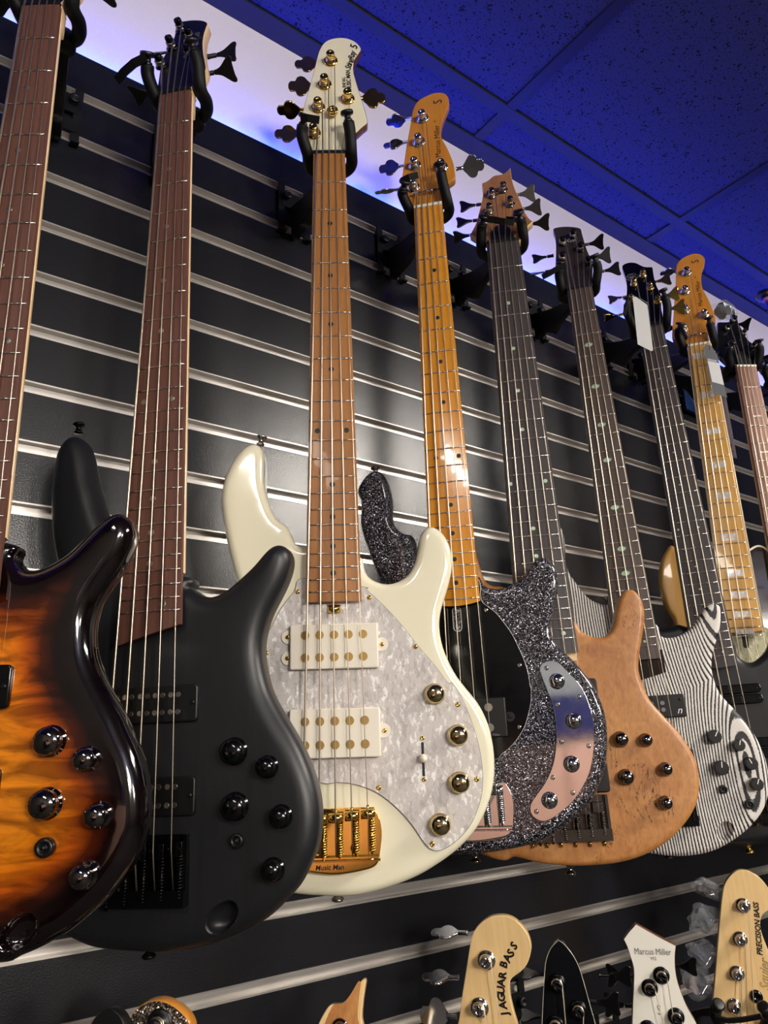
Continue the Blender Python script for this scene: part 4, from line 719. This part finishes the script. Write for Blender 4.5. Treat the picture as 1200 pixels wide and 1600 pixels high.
# ---- 5 six string burl
cf = dict(n=6, body=dict(o='body5', m='burl', ms='walnut', rx=7, rz=7, horn=(-98, -471, 100), sbx=0, sby=-934), neck='maple', board='ebony', head=['burl_head', 'pale_maple'], tuner='black_chrome', bm='smoked_steel', bstyle='fish', hw='black_chrome',
          order=[2, 1, 0, 3, 4, 5], sharp=True, nut='black_plastic', inlay=('dot', 'abalone', 3.0, -2, 25), gauges=[1.6, 1.3, 1.05, .82, .62, .5], sp=16.2, ps=.8, bl=668, w=(52, 80))
rt, Hm, fb = make_guitar('5', 'bass_guitar', 'natural burl-topped six-string bass with dark fingerboard, right of the black sparkle one', 'bass guitar', cf)
for p, r_ in zip(D['F']['knob5'], (9, 7.5, 7.5, 9, 7.5)): knob(rt, p[0], p[1], -13, 'black_chrome', r_, 15)
for y in (-722, -828): pk = soapbar(rt, 60, y-19, y+19, -15, 'black_plastic', 4)
bridge(rt, 6, 16.2, 'smoked_steel', x=55, ytop=-850, ybot=-904)
m_ = MB(); 
for i in range(6): m_.tube([((i-2.5)*18, -904, -10), ((i-2.5)*18, -911, -10)], 1.6, 8)
m_.build('string_ferrules', 'gold', rt)['kind'] = 'stuff'
MB().prism([(-38, -678), (38, -678), (38, -640), (-38, -640)], -13.2, -11.5, .2).build('neck_end_block', 'maple', rt)
MB().prism(spline([(-15, 2), (15, 2), (19, 14), (12, 34), (0, 42), (-12, 34), (-19, 14)], 4), 0, 2.5, .5).build('truss_cover', 'black_plastic', rt, Hm)
text('Ltd', rt, 20, -16, 113, .5, 8, 'ink_black', .1, Mpar=Hm, name='logo', bold=.6, fit=32)
# ---- 6 zebra
cf = dict(n=5, body=dict(o='body6', m='zebra_grain', ms='walnut', rx=8, rz=7, dish=(81.8, -921.6, 15, 10.5, math.radians(50)), horn=(-113, -438, 95)), neck='wenge', board='wenge', head=['brown_head', 'brown_head'], tuner='black_satin_metal', bm='black_plastic', bstyle='fish', hw='black_plastic',
          order=[3, 0, 1, 2, 4], nut='black_plastic', inlay=('eye',), gauges=G5, ps=.8, bl=669, skew=0)
rt, Hm, fb = make_guitar('6', 'bass_guitar', 'black and white zebra-grained five-string bass with dark brown headstock', 'bass guitar', cf)
for p, r_, st in zip(D['F']['knob6'], (10, 8.5, 9, 10.5, 9, 6, 6.5), ('knurl', 'knurl', 'knurl', 'knurl', 'knurl', 'flat', 'flat')): knob(rt, p[0], p[1], -13, 'black_plastic', r_, 13 if st == 'knurl' else 8, st)
for y in (-741, -822): pk = soapbar(rt, 57, y-17, y+17, -15, 'black_plastic', 2.5); poles(pk, [-24, -8, 8, 24], (y-5, y+5), -7.1, 3.2, 'ink_grey'); screw(pk, 50, y+9, -7.2, 'black_steel', 2.2)
text('n', rt, 15, 43, -753, -6.8, 0, 'ink_white', .35, name='logo')
MB().prism([(-37, -708), (38, -690), (38, -655), (-37, -655)], -13.2, -12.2, .2).build('neck_pocket_plate', 'tortoise', rt)
bridge(rt, 5, 17.3, 'black_satin_metal', x=47, ytop=-853, ybot=-912)
text('SDGR', rt, 12, -22, 119, .5, -3, 'ink_grey', 0, Mpar=Hm, name='logo', bold=.4, fit=34)
# ---- 7 black, gold hardware
cf = dict(n=5, body=dict(o='body7', m='satin_black_ash', rx=14, rz=13, horn=(-120, -503, 100)), neck='ebony_black', board='ebony', head=['gloss_black', 'gloss_black'], tuner='gold', bstyle='fish', hw='gold',
          order=[4, 1, 0, 2, 3], nut='black_plastic', inlay=('dot', 'abalone', 1.8, -2, 17), gauges=G5, ps=.75, bl=668, endr=4)
rt, Hm, fb = make_guitar('7', 'bass_guitar', 'black five-string bass with gold tuners and a white price tag', 'bass guitar', cf)
for y in (-704, -721, -790, -807):
    pk = MB().prism(rrect(-64, 64, y-7.6, y+7.6, 7.4, 6), -14, -8, 1.5).build('pickup', 'gloss_black', rt); screw(pk, 57, y, -8, 'black_steel', 2.2)
for x, y in ((108, -760), (128, -800), (95, -850), (120, -860), (85, -892)): knob(rt, x, y, -13, 'gold', 8, 14)
bridge(rt, 5, 17.3, 'black_satin_metal', x=47, ytop=-853, ybot=-912)
m_ = MB()
for i in range(5): m_.tube([((i-2)*17, -908, -5), ((i-2)*17, -916, -5)], 3, 10)
m_.build('string_ferrules', 'gold', rt)['kind'] = 'stuff'
m_ = MB()
for i in range(6):
    a = i*math.pi/3; c = (-14+6.5*math.cos(a), 141+5.5*math.sin(a)); m_.tube([(c[0]+6*math.cos(t_), c[1]+4.5*math.sin(t_), .3) for t_ in np.linspace(0, 6.283, 13)], .45, 4)
m_.build('knot_emblem', 'ink_grey', rt, Hm)
# ---- 8 natural, pearl guard
cf = dict(n=5, body=dict(o='body8', m='ash', rx=9, rz=9), neck='amber_maple', board='zebra_maple', head=['amber_head', 'amber_head'], tuner='chrome', bstyle='clover', hw='chrome',
          order=[4, 2, 1, 0, 3], frets=21, bl=602, endr=4, nut='bone', inlay=('block', 'white_pearl'), gauges=G5, bar=30, bound=True, necklen=600)
rt, Hm, fb = make_guitar('8', 'bass_guitar', 'natural ash five-string bass with pearl block inlays and a grey tag', 'bass guitar', cf)
MB().prism(spline([(-34, -590), (34, -590), (60, -625), (72, -690), (66, -770), (30, -815), (-30, -815), (-80, -770), (-90, -690), (-60, -620)], 5), -13, -10.6, .4).build('pickguard', 'cream_pearl', rt)
MB().prism(rrect(-5, 5, -628, -590, 4.5, 6), -10.6, -10.2).build('truss_slot', 'ink_black', rt)
for y in (-720, -800): soapbar(rt, 48, y-10, y+10, -12, 'cream_plastic', 8, 8)
bridge(rt, 5, 17.3, 'chrome', x=47, ytop=-853, ybot=-908)
MB().tube([(-20.5, 30, -7), (22, 29.5, -7)], 1.6, 8).build('string_retainer', 'chrome', rt)
text('Marcus Miller', rt, 13, 20.5, 99, .3, 89, 'ink_black', 0, Mpar=Hm, name='logo', fit=63); text('S', rt, 21, 26, 208, .3, 88, 'ink_black', 0, Mpar=Hm, name='logo', xs=.9); text('V7', rt, 5, 16, 170, .3, 88, 'ink_black', Mpar=Hm, name='lettering')
# ---- 9 acoustic style, cut by the frame
D['body9'] = [[-30, -400], [-60, -402], [-90, -425], [-105, -460], [-108, -500], [-100, -550], [-98, -600], [-115, -660], [-150, -720], [-165, -790], [-150, -860], [-100, -915], [0, -940], [100, -915], [150, -860], [165, -790], [150, -720], [112, -650], [95, -600], [90, -550], [70, -500], [30, -480]]
cf = dict(n=5, body=dict(o='body9', m='tortoise', ms='tortoise', rx=3, rz=3, thick=60), neck='maple', board='pale_rosewood', head=['charcoal_lacquer', 'charcoal_lacquer'], tuner='black_satin_metal', bstyle='fish', hw='chrome',
          order=[4, 2, 0, 1, 3], frets=20, bl=600, nut='bone', inlay=('bar', 'bone'), gauges=G5, ps=.7, w=(43, 62), necklen=560)
rt, Hm, fb = make_guitar('9', 'bass_guitar', 'bass with black headstock, rose-brown fingerboard and bound dark body, at the right edge', 'bass guitar', cf)
m_ = MB(); oo = smooth_closed(resample(spline(D['body9'], 6), 5), 2); m_.tube([(x, y, -13.6) for x, y in oo+[oo[0]]], 2.2, 6, caps=False); m_.build('body_binding', 'binding', rt)
MB().prism(spline([(-12, 4), (12, 4), (15, 20), (6, 40), (0, 44), (-6, 40), (-15, 20)], 4), 0, 2.2, .4).build('truss_cover', 'black_plastic', rt, Hm)
# furniture added out of view by the left wall, only to feed the chrome reflections
ct = root('reflection_cabinet', 'tall cabinet with pinkish doors, added out of view for reflections in the polished metal', 'cabinet', Matrix.Translation((X0+.25, -2.6, 0)))
MB().box((0, 0, 780), (460, 1500, 1560)).build('carcass', 'black_plastic', ct)
for k in range(2): MB().prism(rrect(-365, 365, 980, 1530, 6), 0, 18, 2).build('door', 'reflection_door', ct, Matrix.Translation((.231, (-.375 if k else .375), 0)) @ Matrix.Rotation(math.pi/2, 4, 'Z') @ Matrix.Rotation(math.pi/2, 4, 'X'))
bx = root('reflection_box', 'dark blue box added for reflections on top of the unseen cabinet', 'box', Matrix.Translation((X0+.25, -2.8, 1.56))); MB().box((0, 0, 110), (400, 700, 220)).box((0, 0, 222), (410, 710, 14)).build('shell', 'navy_cloth', bx)  # boxes added to put dark blue and grey into the reflections
bx = root('reflection_box', 'grey carton added for reflections, stacked on the dark blue box', 'box', Matrix.Translation((X0+.25, -2.75, 1.789))); MB().box((0, 0, 100), (360, 560, 200)).box((0, 0, 201), (40, 560, 1.5)).build('shell', 'grey_card', bx)

# ------------------------------------------------------------------ lower row: instruments whose heads rise into the frame
LOW = {'lump': -150, 'spk': -150, 'wood': -130, 'jag': -130, 'blk': -80, 'wht': -50, 'prec': -15}
D['heads']['lump'] = dict(z=-4, t=8, o=[[-20, -90], [-19, -40], [-18, -16], [-14, -4], [-8, 2], [0, 5], [7, 2], [13, -4], [17, -16], [19, -40], [20, -90], [20, -150], [-20, -150]], posts=[[-8, -40], [8, -65]], btn=[])
for k, ny in LOW.items():
    H = D['heads'][k]; H['o'] = [[x, y-ny] for x, y in H['o']]; H['posts'] = [[x, y-ny] for x, y in H['posts']]; H['btn'] = [[s_, x, y-ny, a] for s_, x, y, a in H['btn']]
for k in ('jag', 'blk', 'spk', 'wood', 'wht'):
    o_ = D['heads'][k]['o']; lo_ = min(p[1] for p in o_)
    if lo_ > 6: D['heads'][k]['o'] = [[-20.5, 0], [-20.5, 0], [-24, min(14, lo_*.4)]]+o_+[[24, min(14, lo_*.4)], [20.5, 0], [20.5, 0]]
G4 = [1.3, 1.05, .82, .6]
base = dict(n=4, neck='maple', board='pale_rosewood', frets=20, bl=600, nofrets=False, nut='bone', gauges=G4, sp=19, w=(40, 60), order=[2, 1, 0, None], tuner='chrome', bstyle='clover', hw='chrome', ps=1.05, necklen=600)
def low(k, label, **kw):
    cfg = dict(base); cfg.update(kw); return make_guitar(k, 'bass_guitar', label, 'bass guitar', cfg, dy=LOW[k])
rt, Hm, fb = low('jag', 'pale maple headstock reading JAGUAR BASS in the lower row', body=dict(o='body4', m='gloss_black', rx=8, rz=8), head=['pale_maple', 'pale_maple'], order=[2, 1, 0, None])
for ch_, (x, y), a in zip('JAGUARBASS', D['F']['jagletters'], (104, 98, 94, 90, 87, 83, 75, 68, 60, 54)): text(ch_, rt, 12, x+.5, y+130-3.5, .3, a, 'ink_black', .1, Mpar=Hm, name='lettering', bold=.5)
text('Fender', rt, 14, 14, -44+130, .3, 80, 'ink_dark_grey', .3, Mpar=Hm, name='logo', bold=.2, fit=44)
rt, Hm, fb = low('prec', 'pale maple headstock reading PRECISION BASS at the lower right corner', body=dict(o='body4', m='cream_lacquer', rx=8, rz=8), head=['pale_maple', 'pale_maple'], order=[3, 2, 1, 0])
text('PRECISION BASS', rt, 10.5, 44.3, 88+15, .3, 85, 'ink_black', .15, Mpar=Hm, name='lettering', bold=.4, fit=73)
text('Squier', rt, 19, 46, 41+15, .2, 82, 'ink_dark_grey', .35, Mpar=Hm, name='logo_outline', bold=.3, fit=44); text('Squier', rt, 19, 46, 41+15, .3, 82, 'ink_gold', .35, Mpar=Hm, name='logo', bold=-.1, fit=44)
MB().lathe([(9, 0), (9, 3), (7, 4.5), (4, 4.6), (3, 3.6), (.05, 4.2)], 22, 0, Matrix.Translation((26.4, 33.8+15, -12))).build('string_tree', 'gloss_black', rt)
rt, Hm, fb = low('wht', 'white angular headstock with black tuners in the lower row', body=dict(o='body2', m='white_lacquer', rx=12, rz=10), head=['white_lacquer', 'walnut'], order=[3, 1, 0, 2], sharp=True, tuner='black_satin_metal', bm='gloss_black', bstyle='fish', hw='black_plastic', neck='walnut', board='ebony')
text('Marcus Miller', rt, 11.5, -37.8, 80.3+50, .3, 0, 'ink_dark_grey', 0, Mpar=Hm, name='logo', fit=49); text('M2', rt, 6, -16.3, 73.5+50, .3, 0, 'ink_dark_grey', Mpar=Hm, name='lettering'); text('S', rt, 17, -17, 7+50, .3, 0, 'ink_grey', Mpar=Hm, name='logo', xs=.8)
rt, Hm, fb = low('blk', 'glossy black pointed headstock with thin pale edge in the lower row', body=dict(o='body2', m='gloss_black', rx=10, rz=9), head=['charcoal_lacquer', 'charcoal_lacquer'], order=[2, 0, 1, None], sharp=True, tuner='black_satin_metal', bm='gloss_black', bstyle='fish', hw='black_plastic', board='ebony')
oo = spline([tuple(p) for p in D['heads']['blk']['o']], 4); MB().tube([(x, y, -.2) for x, y in oo], .35, 5).build('headstock_binding', 'binding', rt, Hm)
rt, Hm, fb = low('spk', 'rounded headstock with champagne sparkle face and orange wood edge in the lower row', body=dict(o='body4', m='champagne_sparkle', rx=8, rz=8), head=['champagne_sparkle', 'amber_head'], order=[2, 1, 0, None], tuner='ink_black', hw='chrome', ps=1.15)
rt, Hm, fb = low('wood', 'sharp-pointed spalted wood headstock tip in the lower row', body=dict(o='body5', m='burl', rx=8, rz=8), head=['burl_head' if False else 'pale_maple', 'pale_maple'], order=[1, None, None, None], sharp=True, tuner='black_chrome', bstyle='fish', hw='black_chrome', ps=.8)
oo = [(x*.74+2, (y-230)*.9+230-8) for x, y in D['heads']['wood']['o']]
MB().prism(spline(oo, 3), -.5, .3, .1, 0, 1).build('headstock_veneer', ['burl', 'ink_black'], rt, Hm)
rt, Hm, fb = low('lump', 'black rounded headstock tip beside the champagne sparkle one in the lower row', body=dict(o='body2', m='gloss_black', rx=10, rz=9), head=['black_plastic', 'black_plastic'], order=[0, 1, None, None], tuner='black_plastic', bstyle='fish', hw='black_plastic', ps=.8)
# tenth instrument of the upper row, only its head shows at the frame
POSE['10'] = dict(T=[1690, 690, 790], R=[[.62, 0, -.785], [-.785, 0, -.62], [0, 1, 0]], w=[43, 62])
D['heads']['10'] = dict(z=-4, t=8, o=[[-22, 0], [-30, 18], [-42, 40], [-44, 70], [-30, 78], [0, 84], [30, 80], [44, 70], [40, 40], [30, 18], [22, 0]], posts=[[-28, 30], [28, 30], [-28, 55], [28, 55]], btn=[])
rt, Hm, fb = make_guitar('10', 'bass_guitar', 'black headstock with small white script at the far right edge', 'bass guitar', dict(base, head=['gloss_black', 'gloss_black'], body=dict(o='body5', m='gloss_black', rx=8, rz=8), order=[0, 2, 3, 1], ps=.7))
text('Traveler', rt, 12, -20, 62, .4, 0, 'ink_white', .3, .8, Mpar=Hm, name='logo', bold=.3)

# ------------------------------------------------------------------ hangers on the slatwall
def hanger(k, label, strap=None, dx=58, loc_z=None, caps=None, group='black guitar hangers on the slatwall'):
    Mg = BASSES[k].matrix_world.copy(); o3 = Mg.translation; zt = P0*.001 if loc_z is None else loc_z
    bx = o3.x + dx*.001
    R_ = Matrix.Translation((bx, -.001, zt-.04)); rt = root('guitar_hanger', label, 'guitar hanger', R_)
    mb = MB()
    for s_ in (-1, 1): mb.box((s_*24, -3, 6), (11, 4, 96)); mb.box((s_*24, 1.5, 46), (9, 5, 3)); mb.box((s_*24, -7, -43), (11, 9, 3))
    mb.box((0, -4, 22), (48, 4, 30)); mb.box((0, -4, -14), (48, 4, 20)); mb.build('bracket', 'black_steel', rt)
    for s_ in (-1, 1): MB().lathe([(7, 0), (7, 8), (5.5, 9), (3, 9), (2.5, 6), (.05, 6)], 16, 0, Matrix.Translation((s_*17, -6, 26)) @ Matrix.Rotation(math.pi/2, 4, 'X')).build('clamp_screw', 'black_plastic', rt)
    # arm runs from the bracket to the yoke behind the neck
    yc = Mg @ Vector((0, .014, -.058)); a0 = Vector((0, -6, -14)); a1 = (R_.inverted() @ yc)*1000
    dv = Vector((a1.x-a0.x, a1.y-a0.y, 0)); L = dv.length; dv.normalize(); nz = a1.z
    side = Vector((-dv.y, dv.x, 0)); M = Matrix(((dv.x, 0, side.x, a0.x), (dv.y, 0, side.y, a0.y), (0, 1, 0, 0), (0, 0, 0, 1)))
    pr = spline([(0, 12), (0, 12), (L*.5, nz+(12-nz)*.35+4), (L, nz+9), (L, nz+9), (L, nz-9), (L, nz-9), (L*.62, nz-16), (L*.4, nz-30), (L*.22, -46), (0, -48), (0, -48)], 4)
    MB().prism(pr, -7, 7, 1.2, M=M).build('arm', 'black_plastic', rt)
    MB().lathe([(13, -10), (14, -6), (14, 6), (12, 10)], 18, 0, Matrix.Translation(a1)).build('yoke_hub', 'black_plastic', rt)
    cp = caps or ((-33, 47), (33, 47)); N = R_.inverted() @ Mg
    for i, (s_, c) in enumerate(((-1, cp[0]), (1, cp[1]))):
        cx, cy = c; ww = POSE[k]['w'][0]/2+9
        path = [(0, 14, -58), (s_*14, 13, -55), (s_*(ww-6), 10, -44), (s_*(ww), 7, -28), (s_*(ww), 8, -10), (cx+s_*3, cy*.4+8, 4), (cx+s_*1, cy-12, 11)]
        P_ = [spline([(p[0], p[1]) for p in path], 5, False), spline([(p[2], 0) for p in path], 5, False)]
        pts = [(a[0], a[1], b[0]) for a, b in zip(*P_)]
        yk = MB().tube(pts, 8.2, 14).build('yoke_prong', 'black_rubber', rt, N)
        e = Vector(pts[-1]); d_ = (e-Vector(pts[-4])).normalized(); q = Vector((0, 0, 1)).rotation_difference(d_).to_matrix().to_4x4()
        MB().lathe([(6.2, -2), (6.2, 3), (4.5, 4), (4.5, 9), (8.8, 10), (9.2, 12), (8.8, 14.5), (6, 15), (.05, 15)], 18, 0, Matrix.Translation(e) @ q).build('end_cap', 'black_plastic', yk)
    if strap:
        pts = [Vector(p) for p in strap]; m_ = MB(); vs = []; n = len(pts)
        for i, p in enumerate(pts):
            t_ = (pts[min(i+1, n-1)]-pts[max(i-1, 0)]).normalized(); up = Vector((0, .75, .66)); b_ = (up-t_*up.dot(t_)).normalized(); nn = t_.cross(b_)
            hw = 5
            vs += [p+b_*hw+nn*1.2, p+b_*hw-nn*1.2, p-b_*hw-nn*1.2, p-b_*hw+nn*1.2]
        fs = []
        for i in range(n-1):
            for j in range(4): q_ = (j+1) % 4; fs.append((i*4+j, i*4+q_, (i+1)*4+q_, (i+1)*4+j))
        fs += [(3, 2, 1, 0), tuple((n-1)*4+j for j in range(4))]
        m_.add(vs, fs, 0, False).build('lock_strap', 'black_rubber', rt, N)
    return rt
hanger('1', 'black hanger holding the sunburst bass', None, 58, caps=((-36, 55), (34, 52)))
hanger('2', 'black hanger holding the satin black bass with its strap swung out to the left', [(-28, 38, 22), (-45, 35, 20), (-62, 31, 14), (-74, 27, 8)], 58, caps=((-31, 50), (29, 56)))
hanger('3', 'black hanger holding the cream bass', [(-38, 41, 21), (-28, 38, 24), (-12, 36, 22)], 45, caps=((-35, 50), (27, 55)))
hanger('4', 'black hanger holding the amber-necked bass', [(-36, 38, 21), (-24, 40, 24), (-10, 45, 20)], 50, caps=((-35, 42), (24, 62)))
hanger('5', 'black hanger holding the six-string bass with its strap across the strings', [(-30, 31, 24), (-12, 27, 22), (4, 21, 22), (18, 20, 18), (20, 26, 16), (8, 31, 14)], 68, caps=((-30, 42), (30, 42)))
hanger('6', 'black hanger holding the zebra-grained bass with its strap hanging left', [(-20, 40, 20), (-34, 36, 20), (-50, 30, 18), (-64, 26, 16)], 72, caps=((-30, 50), (33, 52)))
hanger('7', 'black hanger holding the gold-tuner bass', [(-34, 60, 20), (-38, 45, 22), (-46, 25, 22)], 70, caps=((-34, 66), (34, 66)))
hanger('8', 'black hanger holding the pearl-block bass', [(-34, 44, 22), (-30, 28, 24), (-24, 6, 22)], 50, caps=((-34, 50), (24, 52)))
hanger('9', 'black hanger holding the bass with the bound dark body', None, 50, caps=((-34, 50), (30, 56)))
hanger('10', 'black hanger holding the bass with the small script headstock', None, 50, caps=((-34, 50), (30, 52)))
for k, nm, st in (('lump', 'black rounded headstock tip', None), ('spk', 'champagne sparkle headstock', None), ('wood', 'pointed spalted headstock', None), ('jag', 'JAGUAR BASS headstock', None), ('blk', 'black pointed headstock', None), ('wht', 'white angular headstock', None),
                  ('prec', 'PRECISION BASS headstock with its strap across', [(-38, 26, 18), (-20, 24, 20), (0, 27, 21), (25, 32, 20)])):
    z = BASSES[k].matrix_world.translation.z; kk = round((P0*.001-z-.03)/(PITCH*.001)); 
    hanger(k, 'black hanger in the lower row behind the '+nm, st, 15 if k == 'lump' else 55, (P0-PITCH*kk)*.001+.005)
sb = MB().lathe([(8, 0), (9, 2), (9, 7), (7, 8), (3.5, 8), (3, 6), (.05, 6)], 18, 0, Matrix.Translation((-38, 26, 20)))

# ------------------------------------------------------------------ tags, cards, wraps
def at(k, x, y, z): return BASSES[k].matrix_world @ Matrix.Translation((x*.001, y*.001, z*.001))
def card(name, o, mat, label, cat, k, z, thick=.5, bend=0):
    M_ = BASSES[k].matrix_world.copy(); cx = sum(p[0] for p in o)/len(o); cy = max(p[1] for p in o)
    rt = root(name, label, cat, M_ @ Matrix.Translation((cx*.001, cy*.001, z*.001)))
    MB().prism([(x-cx, y-cy) for x, y in o], 0, thick).build('card', mat, rt); return rt, cx, cy
rt, cx, cy = card('price_tag', [(-24, 63.5), (-18, 63), (0, 39), (-5.5, -62), (-9, -63), (-31, -42.5)], 'white_card', 'blank white price tag hanging from the gold-tuner bass', 'tag', '7', 17)
MB().tube([(2, -4, .6), (8, -12, 1), (16, -22, .8)], .7, 6).build('tag_slot', 'ink_grey', rt)
rt, cx, cy = card('hang_tag', [(6, -15), (11, -10), (20, -14), (28.5, -38), (33.8, -137), (9, -121)], 'grey_card', 'grey hang tag with a white label hanging from the pearl-block bass', 'tag', '8', 15)
MB().prism([(9-cx, -48-cy), (29.5-cx, -58-cy), (31.5-cx, -108-cy), (11-cx, -97-cy)], .5, .8).build('white_label', 'ink_white', rt)
MB().tube([(17-cx, -14-cy, .5), (16-cx, -24-cy, .8)], .5, 5).build('tie', 'ink_black', rt)
for i in range(2): MB().prism([(9.5-cx, -43-cy-i*2.6), (26-cx, -51-cy-i*2.6), (26-cx, -52-cy-i*2.6), (9.5-cx, -44.3-cy-i*2.6)], .5, .7).build('printed_line', 'ink_white', rt)
MB().prism([(13-cx, -104-cy), (27-cx, -111-cy), (27-cx, -112-cy), (13-cx, -105-cy)], .5, .65).build('printed_line', 'grey_card', rt)
# long mauve card behind bass 9
M9 = BASSES['9'].matrix_world @ Matrix.Translation((-.054, -.005, -.062)); rt = root('swing_card', 'long mauve grey card hung behind the bass with the black headstock', 'card', M9)
MB().prism([(-8, 14), (32, 12), (30, -182), (-14, -174)], 0, 1).build('card', 'mauve_card', rt)
MB().box((8, 4, 1.2), (1.5, 22, .3)).box((5, -7, 1.2), (6, 1.5, .3)).build('hook_mark', 'ink_black', rt)
text('RUPTURE MODULE S UR', rt, 8.5, 14, -126, 1.1, 90, 'ink_black', 0, .9, name='lettering', bold=.25, xs=.78); text('Taiga', rt, 17, -6, -158, 1.1, 4, 'ink_black', .4, .8, name='lettering'); MB().prism([(0, -164), (26, -166), (26, -167), (0, -165)], 1, 1.2).build('printed_line', 'ink_black', rt)
# string packet hanging on the wall
rt = root('string_packet', 'dark blue and gold strings packet hanging on the slatwall between two necks', 'packet', Matrix.Translation((1.615, -.012, CAMZ+.835)))
MB().prism(rrect(-45, 45, -75, 0, 3), -5, 5, 1).build('packet', 'blue_print', rt, Matrix.Rotation(math.pi/2, 4, 'X'))
Mx = Matrix.Rotation(math.pi/2, 4, 'X'); text('DRAGON', rt, 11, -32, -26, 5.3, 0, 'ink_grey', 0, Mpar=Mx); text('DR', rt, 22, -6, -66, 5.3, 0, 'ink_gold', 0, Mpar=Mx, bold=.8)
MB().tube([(12*math.cos(a), -38+9*math.sin(a), 5.3) for a in np.linspace(.6, 5.9, 16)], 1.6, 6).build('gold_crest', 'ink_gold', rt, Mx)
MB().tube([(0, 10, 4), (0, -8, 6), (0, -40, 8)], 2.2, 6).build('peg_hook', 'chrome', rt)
# navy fabric hanging at the ceiling line
Mp = BASSES['9'].matrix_world.translation; rt = root('cloth_strip', 'dark navy fabric strip hanging under the ceiling near the right edge', 'cloth', Matrix.Translation((1.80, -.15, CAMZ+1.07)))
m_ = MB(); path = [(0, 0, 6), (6, -4, -18), (3, -6, -45), (10, -8, -75), (22, -8, -98), (40, -6, -112)]; wd = [10, 13, 14, 17, 24, 22]
vs = []
for p, w_ in zip(path, wd):
    for j in range(9): a = (j/8-.5)*2; vs.append((p[0]+a*w_, p[1]+4*math.sin(a*5+p[2]*.1), p[2]+4*abs(a)))
m_.add(vs, [(i*9+j, i*9+j+1, (i+1)*9+j+1, (i+1)*9+j) for i in range(5) for j in range(8)]); o = m_.build('strip', 'navy_cloth', rt); sd = o.modifiers.new('s', 'SOLIDIFY'); sd.thickness = .002
m_ = MB(); random.seed(4)
for i in range(60):
    a = random.uniform(-2.6, .6); l_ = random.uniform(16, 34); m_.tube([(24, -8, -100), (24+l_*.5*math.cos(a), -8+random.uniform(-6, 6), -100+l_*.5*math.sin(a)), (24+l_*math.cos(a), -8+random.uniform(-9, 9), -100+l_*math.sin(a)-3)], .9, 4)
o = m_.build('frayed_end', 'navy_cloth', rt); o['kind'] = 'stuff'
MB().lathe([(12, -8), (20, -2), (24, 6), (18, 16), (6, 22)], 14, 0, Matrix.Translation((6, 0, 14))).build('knot', 'ink_black', rt); MB().lathe([(11, 0), (13, 3), (10, 7)], 12, 0, Matrix.Translation((-6, -8, -4))).build('pink_label', 'pink_cloth', rt)
# clear film still on some tuners
def film(label, k, x, y, z, sx, sy, sz, seed, ang=0):
    rt = root('film_wrap', label, 'plastic wrap', at(k, x, y, z)); random.seed(seed)
    bm = bmesh.new(); bmesh.ops.create_icosphere(bm, subdivisions=3, radius=1)
    ph = [random.uniform(0, 6) for _ in range(6)]
    for v in bm.verts:
        c = v.co.copy(); f_ = 1+.13*math.sin(5*c.x+3*c.y+ph[0])+.10*math.sin(9*c.y-4*c.z+ph[1])+.07*abs(math.sin(13*c.x+7*c.z+ph[2]))+.05*math.sin(21*c.y+ph[3])
        v.co = Vector((c.x*sx*f_, c.y*sy*f_, c.z*sz*f_))*.001
    me = bpy.data.meshes.new('film'); bm.to_mesh(me); bm.free(); me.materials.append(MATS['clear_film']); me.polygons.foreach_set('use_smooth', [False for i in range(len(me.polygons))])
    o = bpy.data.objects.new('film', me); COL.objects.link(o); o.parent = rt; o.rotation_euler = (0, 0, ang); return rt
def btn(k, i): b = D['heads'][k]['btn'][i]; Hh = D['heads'][k]; v = head_matrix(Hh['z'], Hh['t']) @ Vector((b[1]*.001, b[2]*.001, -.016)); return v*1000
for i, (lb, sx, sy, sz, an) in enumerate((('clear crumpled film around the highest tuner of the PRECISION BASS headstock', 25, 13, 11, -.35), ('clear crumpled film around the second tuner of the PRECISION BASS headstock', 23, 22, 10, -.1), ('clear crumpled film around the third tuner of the PRECISION BASS headstock', 23, 17, 12, -.1), ('clear crumpled film around the lowest tuner of the PRECISION BASS headstock', 24, 22, 12, -.3))):
    v = btn('prec', i); film(lb, 'prec', v.x+2, v.y, v.z, sx, sy, sz, i+3, an)
v = btn('8', 2); film('clear crumpled film around the right tuner of the pearl-block bass', '8', v.x, v.y, v.z, 21, 22, 12, 9, .2)
v = btn('9', 0); film('clear crumpled film around the upper left tuner of the black headstock at the right edge', '9', v.x+10, v.y-4, v.z+10, 16, 18, 9, 12, .2)
